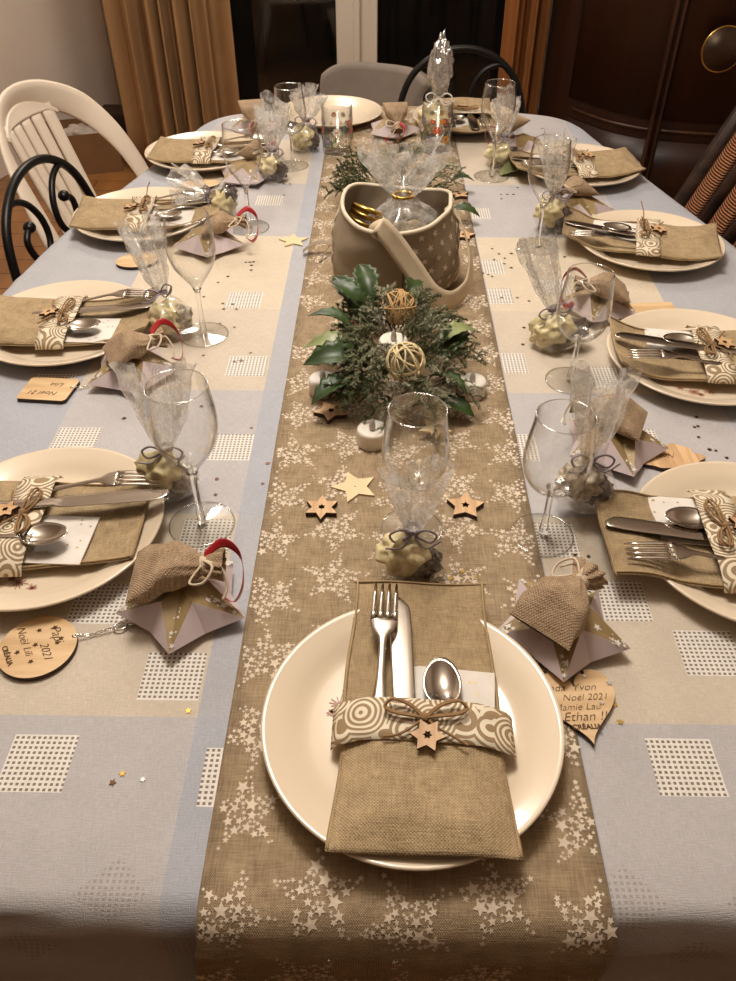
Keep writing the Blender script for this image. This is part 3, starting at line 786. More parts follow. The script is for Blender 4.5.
# ================================================================== CELLOPHANE SWEET BAGS
def bag(x, y, lean, leandir, lab, seed, size=1, wide=1, foil=False, lift=0, conts=('yellow', 'choc', 'choc'), flare=1.0, bow=True, h=1):
    """upright bag: body, tie, flared top; leaned about its base"""
    Rb = .030*size; Hb = .052*size; Hn = .060*size; Ht = (.066*h)*size
    r = empty('sweets_bag', (x, y, TZ+lift), 0, 'cellophane sweets bag '+lab, 'gift bag', 'cellophane bags of sweets')
    r.rotation_euler = (math.sin(leandir)*-lean, math.cos(leandir)*lean, 0)
    b = MB()
    def fn(u, v):
        a = 2*PI*u; z = v*(Hn+(Ht if not foil else .012))
        t = z/Hn
        if t <= 1:
            rad = interp(((0, .0), (.03, Rb*.7), (.12, Rb*.98), (.45, Rb*1.08), (.75, Rb*.8), (.93, Rb*.33), (1, Rb*.2)), t)
        else:
            q = (z-Hn)/Ht; rad = Rb*(.2+.85*flare*q**.65)
            rad *= 1+.32*math.sin(a*7+seed+q*1.5)*min(1, q*3)+.12*math.sin(a*13+seed*2)
        nv = noise.noise(Vector((math.cos(a)*2.2+seed*5, math.sin(a)*2.2, z*55)))
        rad *= 1+.15*nv
        zz = z+(.010*size*noise.noise(Vector((a*2, seed, 1)))+.012*size*math.sin(a*2+seed))*max(0, (z-Hn)/Ht)
        w2 = wide if t < 1 else 1+(wide-1)*.2
        return (rad*math.cos(a)*w2, rad*math.sin(a)*(.85 if t > 1 else 1), max(zz, 0))
    vn = Hn/(Hn+(Ht if not foil else .012)); b.sheet(lambda u, v: fn(u, v*vn), 72, 30, mi=1); b.sheet(lambda u, v: fn(u, vn+v*(1-vn)), 72, 30, mi=0); b.build('cellophane_wrapper', ['cello', 'celloclear'], r)
    if foil:
        f = MB(); f.blob((0, 0, Hn+Ht*.56), (.019*size, .017*size, Ht*.56), seed, .24, 3.5, sub=4); f.build('foil_top', 'foil', r)
    t = MB(); t.tube([(Rb*.24*math.cos(2*PI*k/16), Rb*.24*math.sin(2*PI*k/16), Hn) for k in range(16)], .0018*size, 6, closed=True)
    t.tube([(Rb*.25*math.cos(2*PI*k/16), Rb*.25*math.sin(2*PI*k/16), Hn+.003) for k in range(16)], .0014*size, 6, closed=True)
    if bow:
        for s in (-1, 1):
            t.tube(spline([(0, -Rb*.25, Hn), (s*.012*size, -Rb*.4, Hn+.009*size), (s*.022*size, -Rb*.45, Hn+.004*size), (s*.016*size, -Rb*.45, Hn-.005*size), (0, -Rb*.25, Hn)], 6), .0012*size, 6)
            t.tube(spline([(0, -Rb*.25, Hn), (s*.012*size, -Rb*.6, Hn-.008*size), (s*.026*size, -Rb*.7, Hn-.006*size+.01*(s > 0))], 6), .0010*size, 6)
    t.build('ribbon_tie', 'silverribbon' if not foil else 'paper', r)
    # contents are loose things
    m4 = Matrix.Translation((x, y, TZ+lift)) @ r.rotation_euler.to_matrix().to_4x4()
    spots = {3: ((-.008, -.006, .034, 1.0), (.013, -.004, .022, .72), (.003, .012, .016, .7)), 2: ((-.007, -.003, .026, 1.05), (.014, .002, .020, .75))}[len(conts)]
    for q, (mt, (cx, cy, cz, sc)) in enumerate(zip(conts, spots)):
        ob = MB().blob((0, 0, 0), (.0235*sc*size*wide, .0195*sc*size, .0215*sc*size), seed+q*3, .28, 2.6, sub=4).build({'yellow': 'wrapped_sweet', 'choc': 'chocolate', 'nougat': 'nougat_piece'}[mt], mt)
        p_ = m4 @ Vector((cx*size*wide, cy*size, cz*size)); ob.location = p_; ob.rotation_euler = r.rotation_euler
        nm = {'yellow': ('pale yellow wrapped sweet', 'sweet'), 'choc': ('dark chocolate piece', 'chocolate'), 'nougat': ('speckled cream nougat piece', 'nougat')}[mt]
        tag(ob, (nm[0]+' in the bag '+lab), nm[1], nm[1]+' in the bag '+lab)
    return r
bag(-.259, .676, .12, PI*.45, 'behind the nearest wine glass on the left', 1, 1.0, lift=.003, conts=('yellow', 'nougat', 'choc'), h=1.4)
bag(-.322, 1.022, .55, PI*.70, 'left of the second wine glass on the left', 2, 1.0, lift=.010, conts=('yellow', 'nougat'), flare=.8, h=1.5)
bag(-.292, 1.468, 1.28, PI*.98, 'lying across the third plate on the left', 3, .95, lift=.028, conts=('yellow', 'choc'), h=1.0)
bag(-.248, 1.664, .06, 0, 'right of the third wine glass on the left', 4, 1.0, lift=.002, conts=('yellow', 'choc', 'choc'), h=1.4)
bag(-.197, 1.850, .12, 0.5, 'left of the painted tumbler on the left', 5, 1.05, lift=.002, conts=('yellow', 'choc'), h=.9)
bag(.105, 1.965, .03, 0, 'with a foil top behind the orange flowered tumbler', 6, 1.35, lift=.004, foil=True, conts=('yellow', 'choc'), h=1.2, flare=.6)
bag(.012, .553, .05, PI/2, 'on the runner above the nearest plate', 7, 1.02, lift=.0045, conts=('yellow', 'choc', 'nougat'), flare=.75, h=1.05)
bag(.205, .655, .18, PI*.5, 'behind the nearest wine glass on the right', 8, 1.02, lift=.010, conts=('nougat', 'choc', 'nougat'), flare=.8, h=1.35)
bag(.246, 1.008, .40, PI*.9, 'behind the second wine glass on the right', 9, .98, 1.35, lift=.004, conts=('yellow', 'choc', 'yellow'), flare=.6, h=1.5)
bag(.295, 1.415, .15, PI*.7, 'behind the third wine glass on the right', 10, 1.08, lift=.004, conts=('yellow', 'choc', 'nougat'), h=1.3, flare=.7)
bag(.241, 1.760, .05, PI, 'behind the farthest wine glass on the right', 11, 1.0, 1.15, lift=.002, conts=('yellow', 'choc'), h=1.25, flare=.7)

# ================================================================== STAR BOXES AND JUTE POUCHES
def star_box(x, y, a0, lab, R=.066):
    b = MB(); zt = .036; tips = [(R*math.cos(a0+2*PI*k/5), R*math.sin(a0+2*PI*k/5), .014) for k in range(5)]
    ri = R*.385; nt = [(ri*math.cos(a0+2*PI*(k+.5)/5), ri*math.sin(a0+2*PI*(k+.5)/5), zt-.002) for k in range(5)]
    bs = [(.040*math.cos(a0+2*PI*k/5), .040*math.sin(a0+2*PI*k/5), 0) for k in range(5)]
    ct = (0, 0, zt)
    for k in range(5):
        n0 = nt[k-1]; n1 = nt[k]
        b.add([ct, n0, tips[k], n1], [(0, 1, 2), (0, 2, 3)], 0, False)
        k2 = (k+1) % 5
        mid = tuple((tips[k][i]+tips[k2][i])/2*(.84 if i < 2 else .55) for i in range(3))
        b.add([tips[k], tips[k2], n1, mid], [(0, 3, 2), (3, 1, 2)], 1, False)
        b.add([tips[k], tips[k2], mid, bs[k], bs[k2]], [(0, 3, 4, 2), (2, 4, 1)], 1, False)
    b.add(bs, [(4, 3, 2, 1, 0)], 1, False)
    # white printed stars on the arms
    rr = random.Random(int(abs(x*1000)+y*100))
    for k in range(5):
        tp = Vector(tips[k]); c = Vector((0, 0, zt))
        side = Vector((-math.sin(a0+2*PI*k/5), math.cos(a0+2*PI*k/5), 0))
        d = (tp-c)
        for q in range(14):
            t = rr.uniform(.35, .93); w_ = (1-t)*.026 if t > .45 else .014
            p = c+d*t+side*rr.uniform(-w_, w_)*.8+Vector((0, 0, .0012)); rr_s = rr.choice((.0012, .0018, .0028, .0044))
            n = d.cross(side).normalized(); n = n if n.z > 0 else -n
            e1 = d.normalized(); e2 = n.cross(e1); a1 = rr.uniform(0, 6)
            po = starpoly(rr_s, rr_s*.45, 5, a1)
            b.add([p+e1*u_+e2*v_ for u_, v_ in po]+[p], [(i, (i+1) % 10, 10) for i in range(10)], 2, False)
    o = b.build('star_box', ['boxtop', 'boxside', 'whitef'], None, (x, y, TZ+(.0022 if abs(x) < .15 else .0006)))
    return tag(o, 'olive and lilac star-shaped gift box '+lab, 'gift box', 'star-shaped gift boxes')
def pouch(bx, by, nx, ny, z, lab, red=True, seed=0, pitch=.0, size=1.0, redside=1):
    L = .062*size
    ang = math.atan2(ny-by, nx-bx)
    r = empty('jute_pouch', (bx, by, TZ+z), ang, 'small jute pouch '+lab, 'pouch', 'jute pouches on the star boxes')
    r.rotation_euler = (0, -pitch, ang)
    b = MB(); Lf = .018*size
    def fn(u, v):
        a = 2*PI*u; x = v*(L+Lf)
        t = x/L
        hw = interp(((0, .030), (.3, .029), (.6, .024), (.85, .013), (1, .0062), (1.08, .009), (1.3, .015)), t)*size
        ht = interp(((0, .0012), (.12, .007), (.4, .0145), (.65, .0155), (.85, .010), (1, .006), (1.08, .007), (1.3, .010)), t)*size
        c, s = math.cos(a), math.sin(a)
        ex = .75
        yy = hw*math.copysign(abs(c)**ex, c); zz = ht*math.copysign(abs(s)**ex, s)
        f = max(0, t-.55)*.22*math.sin(a*9+seed)
        yy *= 1+f; zz *= 1+f
        nz = .0035*size*noise.noise(Vector((x*40+seed, yy*40, zz*40+seed)))*min(1, t*5)
        return (x, yy+nz, .0155*size*min(1, .25+t*1.5)+zz+nz)
    b.sheet(fn, 60, 44); b.build('sack', 'jute', r)
    tz = .0155*size
    t = MB()
    for k in (0, 1, 2):
        t.tube([(L-.001+k*.0022, .0072*size*math.cos(2*PI*q/18), tz+.0072*size*math.sin(2*PI*q/18)) for q in range(18)], .0013, 6, closed=True)
    s = redside
    t.tube(spline([(L, 0, tz+.007), (L+.012, s*.014, tz+.012), (L+.004, s*.026, tz+.004), (L-.010, s*.022, tz), (L, s*.006, tz+.006)], 6), .0013, 6)
    t.tube(spline([(L, 0, tz+.007), (L+.018, s*.008, tz+.006), (L+.024, s*.020, tz-.008), (L+.020, s*.030, tz-.016)], 6), .0013, 6)
    t.build('drawstring', 'cord', r)
    if red:
        rb_ = MB(); W_ = .0046
        path = spline([(L+.002, s*-.004, tz+.008), (L+.020, s*-.012, tz+.018), (L+.036, s*-.006, tz+.006), (L+.038, s*.012, tz-.014), (L+.030, s*.026, tz-.024), (L+.018, s*.022, tz-.020)], 8)
        path = [Vector((p.x, p.y, max(p.z, .004-z if z > .01 else .002))) for p in path]
        def rf(u, v):
            i = v*(len(path)-1); k = min(int(i), len(path)-2); p = path[k].lerp(path[k+1], i-k)
            tw = .6+v*2.0; return p+Vector((0, math.cos(tw)*W_*(u*2-1), math.sin(tw)*W_*(u*2-1)))
        rb_.sheet(rf, 3, 60, .0004); rb_.build('red_ribbon', 'red', r)
    return r
star_box(-.210, .507, -PI/2-.03, 'in front of the nearest wine glass on the left')
pouch(-.258, .512, -.190, .516, .036, 'with red ribbon, nearest on the left', True, 1, 0, 1.12, -1)
star_box(-.360, .920, -PI/2+.35, 'beside the square wooden tag on the left')
pouch(-.387, .905, -.325, .935, .036, 'with red ribbon, beside the second plate on the left', True, 2, .0, 1.0, -1)
star_box(-.325, 1.335, -PI/2+.1, 'beside the third plate on the left')
pouch(-.332, 1.331, -.277, 1.332, .036, 'with red ribbon, beside the third plate on the left', True, 3, 0, .95, -1)
star_box(-.303, 1.668, -PI/2+.5, 'between the farthest plate and glass on the left')
pouch(-.315, 1.730, -.268, 1.700, .034, 'with red ribbon, beside the farthest plate on the left', True, 4, 0, .9, -1)
star_box(-.325, 1.985, -PI/2+.2, 'in the far left corner of the table')
pouch(-0.326, 1.960, -0.314, 1.910, .076, 'standing on the far left corner box', True, 5, -.75, 1.0, 1)
star_box(.004, 1.960, -PI/2+.3, 'on the runner at the far end')
pouch(0.007, 1.945, 0.013, 1.895, .076, 'on the far end of the runner', True, 6, -.75, .95, -1)
star_box(.292, 1.850, -PI/2-.2, 'at the far end of the right side')
pouch(0.291, 1.873, 0.246, 1.843, .066, 'with red ribbon, beside the far right plate', True, 7, -.5, 1.0, 1)
star_box(.356, 1.487, -PI/2+.3, 'beside the third plate on the right')
pouch(.376, 1.520, .324, 1.492, .036, 'touching the farthest plate on the right', False, 8, 0, 1.0, 1)
star_box(.318, 1.118, -PI/2-.35, 'behind the second plate on the right')
pouch(.352, 1.100, .285, 1.106, .036, 'with red ribbon, behind the second wine glass on the right', True, 9, 0, 1.0, 1)
star_box(.263, .765, -PI/2+.15, 'between the first and second plates on the right')
pouch(.293, .762, .238, .786, .036, 'lying between the first and second plates on the right', False, 10, 0, 1.08, 1)
star_box(.152, .482, -PI/2-.12, 'beside the heart tag on the right')
pouch(.123, .452, .176, .512, .036, 'tilted over the box beside the heart tag', False, 11, 0, 1.06, 1)

# ================================================================== WOODEN TAGS
def chain_parts(r, pts, clasp=True):
    c = MB(); P = spline(pts, 6)
    # resample at link pitch
    out = [P[0]]; acc = 0
    for a, b_ in zip(P, P[1:]):
        acc += (b_-a).length
        if acc > .0034: out.append(b_); acc = 0
    for k, (a, b_) in enumerate(zip(out, out[1:])):
        d = (b_-a).normalized(); m_ = (a+b_)/2; n = Vector((0, 0, 1)) if k % 2 else Vector((-d.y, d.x, 0)).normalized()
        c.tube([m_+d*math.cos(q*PI/5)*.0026+n*math.sin(q*PI/5)*.0014 for q in range(10)], .0005, 5, closed=True)
    c.build('chain', 'silver', r)
    if clasp:
        e = out[-1]; d = (out[-1]-out[-2]).normalized(); n = Vector((-d.y, d.x, 0))
        k = MB(); k.tube([e+d*(.006+.006*math.cos(q*PI/8))+n*.0045*math.sin(q*PI/8) for q in range(16)], .0010, 6, closed=True)
        k.tube([e+d*.012, e+d*.018, e+d*.026], [.002, .0026, .0016], 8)
        k.tube([e+d*(.030+.005*math.cos(q*PI/8))+n*.004*math.sin(q*PI/8) for q in range(16)], .0009, 6, closed=True)
        k.build('clasp', 'silver', r)
def wooden_tag(x, y, rz, poly, lab, th=.005, m='wood2'):
    r = empty('wooden_tag', (x, y, TZ+.001), rz, lab, 'wooden tag')
    b = MB(); b.prism(poly, 0, th, 0, 1)
    b.build('tag_board', [m, 'burnt'], r)
    return r
def ell(a, b_, n=48): return [(a*math.cos(2*PI*k/n), b_*math.sin(2*PI*k/n)) for k in range(n)]
r = wooden_tag(-.340, .455, .0, ell(.036, .036), 'round wooden name tag with chain, in front of the nearest left plate')
th = .0054
text_mesh('handwriting', 'Papi', .013, (.014, .014, th), -1.05, r); text_mesh('handwriting', 'Noël', .011, (-.018, .012, th), -1.05, r)
text_mesh('handwriting', '2021', .011, (.010, -.006, th), -1.05, r); text_mesh('handwriting', 'Lili', .010, (-.007, -.006, th), -1.05, r)
text_mesh('printed_mark', 'CRÉALIA', .0065, (-.024, -.012, th), -1.0, r, shear=0, bold=.0002)
sb = MB()
for x_, y_ in ((-.004, .018), (.018, .004), (.010, .022), (-.002, .001), (.000, -.018), (-.016, -.008), (.020, .009)):
    sb.prism(starpoly(.0028, .0012, 5, x_*90, (x_, y_)), th, th+.0003)
sb.build('star_marks', 'darkgold', r)
MB().lathe([(0, th-.001), (.0018, th-.001), (.0018, th+.0002), (0, th+.0002)], 12, mat=Matrix.Translation((.031, .012, 0))).build('hole', 'burnt', r)
chain_parts(r, [(.031, .012, .006), (.045, .016, .002), (.058, .021, .003), (.068, .025, .003)])
sq_ = [(-.035, -.022), (-.033, -.026), (.028, -.026), (.032, -.022), (.034, .022), (.031, .026), (-.030, .026), (-.034, .022)]
r = wooden_tag(-.466, .881, -.08, sq_, 'square wooden name tag with chain, in front of the second left plate')
text_mesh('handwriting', 'Noël 21', .012, (-.004, -.010, th), PI, r); text_mesh('handwriting', 'Lisa', .012, (.008, .010, th), PI, r)
MB().lathe([(0, th-.001), (.0016, th-.001), (.0016, th+.0002), (0, th+.0002)], 12, mat=Matrix.Translation((.029, .006, 0))).build('hole', 'burnt', r)
chain_parts(r, [(.030, .006, .006), (.042, .012, .002), (.055, .020, .003)], False)
r = wooden_tag(-.440, 1.275, .3, ell(.036, .028), 'oval wooden tag below the third plate on the left')
r = wooden_tag(-.395, 1.630, .2, ell(.040, .024), 'oval wooden tag between the third and fourth plates on the left')
# heart
hp = []
for k in range(60):
    t = 2*PI*k/60; hx = 16*math.sin(t)**3; hy = 13*math.cos(t)-5*math.cos(2*t)-2*math.cos(3*t)-math.cos(4*t); hp.append((hx*.0022, hy*.0026+.006))
r = wooden_tag(.157, .398, .12, hp, 'heart-shaped wooden name tag beside the near plate')
text_mesh('handwriting', 'ada  Yvon', .0105, (-.002, .019  , th), -.06, r); text_mesh('handwriting', 'Noël 2021', .0095, (.006, .008  , th), -.06, r)
text_mesh('handwriting', 'Mamie Lau', .0095, (-.004, -.001  , th), -.06, r); text_mesh('handwriting', 'Ethan !!', .0125, (.000, -.011  , th), -.06, r)
text_mesh('printed_mark', 'CRÉALIA', .0065, (-.001, -.021  , th), -.06, r, shear=0, bold=.0002)
MB().lathe([(0, th-.001), (.0018, th-.001), (.0018, th+.0002), (0, th+.0002)], 12, mat=Matrix.Translation((.012, .034, 0))).build('hole', 'burnt', r)
bp = []
for k in range(80):
    a = 2*PI*k/80; q = 1+.10*math.cos(a*5+.6)+.07*math.cos(a*9); bp.append((.036*q*math.cos(a), .024*q*math.sin(a)))
r = wooden_tag(.331, .748, .05, bp, 'wavy-edged wooden tag between the two nearest right plates', m='wood')
text_mesh('handwriting', 'Noël', .011, (-.006, .002, th), PI, r)
r = wooden_tag(.402, 1.117, .1, [(-.036, -.02), (.036, -.02), (.036, .018), (-.036, .018)], 'rectangular wooden tag behind the second right plate')
r = wooden_tag(.402, 1.462, .2, ell(.032, .022), 'wooden tag behind the third plate on the right')
# pale green card leaf near the far right sweets
lf = MB(); lf.sheet(lambda u, v: (lerp(-.036, .036, u), (v-.5)*.05*math.sin(PI*min(.98, max(.04, u)))**.7, .002+.014*abs(v-.5)*2*math.sin(PI*u)+.004*u), 20, 8, .0006)
o = lf.build('paper_leaf', 'leaf2', None, (.262, 1.715, TZ+.001)); o.rotation_euler = (0, 0, .4)
tag(o, 'pale green folded leaf beside the farthest right sweets bag', 'leaf')

# ================================================================== WOODEN STARS
def wood_star(x, y, r_, th_, m, rot, lab, hole=True, n=5, lift=.002, tilt=0):
    b = MB()
    if hole: b.prism(starpoly(r_, r_*.55, n, rot), 0, th_, 0, 1, hole=starpoly(r_*.24, r_*.13, n, rot))
    else: b.prism(starpoly(r_, r_*.48, n, rot), 0, th_, 0, 0, hole=starpoly(r_*.04, r_*.035, n, rot))
    o = b.build('wooden_star', [m, 'burnt'], None, (x, y, TZ+lift)); o.rotation_euler = (tilt, 0, 0)
    return tag(o, lab, 'wooden star')
wood_star(-.049, .690, .028, .002, 'wood3', .35+PI/2, 'large pale wooden star on the runner left of the central glass', False)
wood_star(-.085, .650, .020, .006, 'wood', PI/2, 'small pierced wooden star in front of the large pale star', n=6)
wood_star(.076, .656, .022, .006, 'wood', PI/2-.1, 'small pierced wooden star right of the central wine glass')
wood_star(-.084, .835, .023, .006, 'wood', PI/2+.5, 'pierced wooden star leaning by the left of the evergreens', tilt=.0)
wood_star(-.179, 1.366, .028, .002, 'wood3', PI/2+.1, 'pale wooden star on the cloth left of the fabric basket', False, lift=.001)
wood_star(-.092, 1.615, .024, .006, 'wood', PI/2+.3, 'pierced wooden star left of the far greenery')
wood_star(.134, 1.580, .022, .006, 'wood', PI/2+.2, 'pierced wooden star right of the far greenery')
wood_star(.128, 1.385, .022, .006, 'wood', PI/2-.2, 'pierced wooden star right of the fabric basket')
wood_star(.048, .790, .022, .003, 'wood3', PI/2+.6, 'pale wooden star behind the central glass among evergreens', False, lift=.012)
wood_star(-.022, 1.0, .020, .003, 'whitef', PI/2+.9, 'white star tucked between the rattan balls', False, lift=.048)

# ================================================================== TEALIGHTS, BALLS
def tealight(x, y, lab, tilt=(0, 0), lift=.0022):
    r = empty('tealight', (x, y, TZ+lift), rnd.uniform(0, 6), lab, 'candle', 'white electric tealights')
    r.rotation_euler = (tilt[0], tilt[1], 0)
    MB().lathe([(0, 0), (.0175, 0), (.019, .001), (.019, .020), (.0175, .0225), (.015, .0228), (.006, .0205), (0, .0205)], 36).build('candle_body', 'wax', r)
    MB().lathe([(0, .0195), (.0035, .0205), (.0042, .025), (.003, .031), (.0008, .036), (0, .0365)], 16).build('flame_tip', 'flame', r)
tealight(-.030, .775, 'white tealight nearest the camera in front of the evergreens')
tealight(-.097, .885, 'white tealight left of the evergreens, half under a leaf')
tealight(.101, .884, 'white tealight right of the evergreens')
tealight(-.004, .902, 'white tealight between the two rattan balls', lift=.052)
def rattan(x, y, z, m, lab, seed):
    b = MB(); rr = random.Random(seed)
    for k in range(17):
        n = Vector((rr.gauss(0, 1), rr.gauss(0, 1), rr.gauss(0, 1))).normalized(); u = n.orthogonal().normalized(); v = n.cross(u); R = .0238*rr.uniform(.93, 1.0); o = n*rr.uniform(-.010, .010)
        R = math.sqrt(max(.0001, R*R-o.length_squared))
        b.tube([o+u*R*math.cos(2*PI*q/40)+v*R*math.sin(2*PI*q/40) for q in range(40)], .0011, 5, closed=True)
    tag(b.build('rattan_ball', m, None, (x, y, TZ+z)), lab, 'decorative ball')
rattan(.010, .838, .080, 'rattan', 'cream rattan ball on the front of the evergreens', 4)
rattan(.003, .958, .090, 'rattan2', 'tan rattan ball near the fabric basket', 9)

# ================================================================== EVERGREENS
def sprig(L, seed, density=1.0, droop=.16, spread=.55):
    """a branching twig with needle leaves, along +x"""
    rr = random.Random(seed); b = MB()
    def needles(p0, p1, n, nl):
        d = (p1-p0); dn = d.normalized(); u = dn.orthogonal().normalized(); v = dn.cross(u)
        for k in range(n):
            t = rr.random(); a = rr.uniform(0, 2*PI); q = p0+d*t
            out = (dn*.9+(u*math.cos(a)+v*math.sin(a))*.8).normalized()*nl*rr.uniform(.6, 1.2)
            s = out.cross(Vector((rr.random(), rr.random(), rr.random()))).normalized()*.0008
            s2 = out.cross(s).normalized()*.0007
            e = q+out
            b.add([q+s, q-s, q+s2, e], [(0, 1, 3), (1, 2, 3), (2, 0, 3)], 0, False)
    P = [Vector((L*t, L*.10*math.sin(t*3+seed), -L*droop*t*t+L*.25*math.sin(t*PI))) for t in [k/7 for k in range(8)]]
    b.tube(P, [.0013*(1-.6*k/7) for k in range(8)], 5, mi=1)
    for a_, b_ in zip(P, P[1:]): needles(a_, b_, int(16*density), .007)
    for k in range(int(11*density)):
        t = .12+.85*k/(11*density); i = t*7; kk = min(int(i), 6); base = P[kk].lerp(P[kk+1], i-kk)
        s = 1 if k % 2 else -1; ln = L*.42*(1-.55*t)*rr.uniform(.7, 1.2)
        dr = Vector((.75, s*spread*1.2, rr.uniform(-.2, .5))).normalized()
        e = base+dr*ln; mid = base+dr*ln*.5+Vector((0, 0, .004))
        b.tube([base, mid, e], [.0008, .0006, .0004], 4, mi=1)
        needles(base, mid, int(20*density), .0062); needles(mid, e, int(22*density), .0056)
    return b
def holly(L, seed, m):
    rr = random.Random(seed); b = MB()
    def fn(u, v):
        x = u*L; w_ = L*.24*math.sin(PI*min(1, u*1.02))**.75*(1+.13*math.sin(u*34)); y = (v*2-1)*w_
        return (x, y, L*.16*math.sin(u*PI)+abs(v*2-1)**1.5*w_*.45*(1 if rr else 1)-L*.1*u)
    b.sheet(fn, 30, 6, .0004); return b
def arrangement(cx, cy, name, lab, n, rx, ry, seed, leaves, berries, hmax, sc=1):
    rr = random.Random(seed)
    r = empty('evergreen_arrangement', (cx, cy, TZ+.002), 0, lab, 'table decoration')
    pro = [sprig(.075, seed*10+k, 1.0).build('conifer_sprig', [m, 'twig'], r) for k, m in enumerate(('conifer', 'frost', 'conifer2', 'frost'))]
    for k in range(n):
        o = pro[k] if k < 4 else dup(pro[k % 4], parent=r)
        if k < 4: o.parent = r
        a = 2*PI*k*.381966*1.0; q = math.sqrt((k+.5)/n)
        px, py = rx*.72*q*math.cos(a), ry*.72*q*math.sin(a)
        if px < -rx*.25 and k % 4 != 2 and k >= 4: o.data = pro[2].data
        z = hmax*(1-q)**.7+.016
        o.location = (px, py, z); o.rotation_euler = (rr.uniform(-.5, .5), -.15-.35*(1-q)+rr.uniform(-.2, .15), a+rr.uniform(-.7, .7)); s = sc*rr.uniform(.6, 1.0); o.scale = (s, s, s)
    for x, y, z, L, rz, tilt, m in leaves:
        o = holly(L*1.3, 1, m).build('leaf', m, r, (x, y, z+.010)); o.rotation_euler = (rr.uniform(-.4, .4), tilt, rz)
    for x, y, z in berries:
        bb = MB()
        for q in range(7):
            c = (rr.uniform(-.009, .009), rr.uniform(-.009, .009), rr.uniform(-.004, .006))
            bb.blob(c, (.0038,)*3, q, .03, sub=2)
        bb.build('berry_cluster', 'berry', r, (x, y, z))
    return r
arrangement(.002, .925, 'front', 'evergreen and holly arrangement with berries in front of the basket', 84, .080, .148, 3,
    [(-.055, .08, .045, .055, 2.2, -.5, 'leaf'), (-.045, .06, .055, .05, 2.6, -.6, 'leaf'), (-.035, .10, .05, .055, 1.9, -.5, 'leaf'), (-.055, -.02, .04, .055, 3.0, -.1, 'leaf2'),
     (-.045, -.045, .045, .06, 3.3, -.05, 'leaf'), (-.055, -.075, .03, .05, 3.7, .1, 'leaf'), (.055, -.03, .04, .05, .9, -.3, 'leaf'), (.050, -.02, .05, .05, .5, -.2, 'leaf2'),
     (.050, -.088, .010, .040, -.4, .1, 'leaf'), (.04, -.06, .03, .045, -.6, 0, 'leaf'), (-.06, .02, .05, .05, 2.9, -.3, 'leaf'), (.02, .13, .04, .04, 1.4, -.2, 'leaf')],
    [(-.055, .035, .055), (.062, -.045, .035), (-.030, .11, .055), (-.062, .015, .045)], .05)
arrangement(.005, 1.56, 'back', 'far evergreen sprigs on the runner behind the basket', 34, .115, .085, 5,
    [(-.06, .03, .03, .05, 2.0, -.5, 'leaf'), (.10, -.11, .012, .045, -.2, 0, 'leaf'), (.11, .02, .02, .04, .3, 0, 'leaf')], [(-.07, .0, .03)], .045)
# single leaf and a dry gift ribbon left of the basket
b = MB(); b.sheet(lambda u, v: (-.052*u, (v-.5)*.014, .018+.010*math.sin(u*PI)-.012*u), 16, 2, .0004)
b.sheet(lambda u, v: (-.018*u-.004, -.035*u+(v-.5)*.008, .018-.016*u), 12, 2, .0004)
o = b.build('taupe_ribbon', 'canvas', None, (-.105, 1.31, TZ+.002)); tag(o, 'short taupe ribbon lying left of the fabric basket', 'ribbon')

# ================================================================== FABRIC BASKET
bk = empty('fabric_basket', (.002, 1.213, TZ+.0022), -.06, 'taupe fabric basket with star print side and shoulder strap', 'basket')
def bsk(a, v, inner=0):
    t = v; rx = interp(((0, .085), (.08, .098), (.3, .104), (.6, .100), (1, .084)), t)-inner; ry = interp(((0, .065), (.08, .076), (.3, .084), (.6, .088), (1, .092)), t)-inner
    c, s = math.cos(a), math.sin(a)
    ex = .82
    nx = math.copysign(abs(c)**ex, c); ny = math.copysign(abs(s)**ex, s)
    wr_ = .008*noise.noise(Vector((c*2.2, s*2.2, v*3.5)))*(1-.65*v)
    sag = .010*math.cos(2*a+.3)*v
    return Vector(((rx+wr_)*nx, (ry+wr_)*ny, .128*v+sag*v))
b = MB()
b.sheet(lambda u, v: bsk(2*PI*u, v), 72, 30); b.sheet(lambda u, v: bsk(-2*PI*u, .03+.96*v, .004), 72, 20)
b.add([bsk(2*PI*k/72, 0) for k in range(72)], [tuple(range(71, -1, -1))])
b.build('basket_body', 'canvas', bk)
def bstar(a, v, r_):
    n = (bsk(a, v+.01)-bsk(a, v)).cross(bsk(a+.01, v)-bsk(a, v)).normalized()*-1
    c = bsk(a, v); 
    if n.dot(Vector((c.x, c.y, 0))) < 0: n = -n
    e2 = (bsk(a, v+.01)-bsk(a, v)).normalized(); e1 = e2.cross(n)
    pts = starpoly(r_, r_*.42, 5, PI/2+.3*math.sin(a*20+v*30))
    def prj(x, y):  # stay on the curved side
        aa = a+x/.095; vv = v+y/.128; q = bsk(aa, vv); nn = Vector((q.x, q.y, 0)).normalized(); return q+nn*.0012
    return [prj(x, y) for x, y in pts]+[prj(0, 0)]
b = MB(); k = 0
for row in range(6):
    for cc in range(10):
        a = -1.30+cc*.27+(.135 if row % 2 else 0); v = .12+row*.155
        if v > .93: continue
        b.add(bstar(a, v, .0068), [(i, (i+1) % 10, 10) for i in range(10)], 0, False)
b.build('star_print', 'print', bk)
b = MB(); b.tube([bsk(2*PI*k/72, 1.0)*1.0 for k in range(72)], .0032, 8, closed=True); b.build('rim_piping', 'piping', bk)
for a in (PI*1.02, -.1):
    b = MB(); b.tube([bsk(a+.02*math.sin(v*40), v)*1.0+(bsk(a, v)*Vector((1, 1, 0))).normalized()*.001 if False else bsk(a+.03*math.sin(v*40), v)*1.005 for v in [k/24 for k in range(25)]], .0022, 6); b.build('side_piping', 'piping', bk)
b = MB(); b.tube([bsk(-PI/2+.10, v)*1.004 for v in [k/20 for k in range(21)]], .0008, 5); b.build('seam', 'burnt', bk)
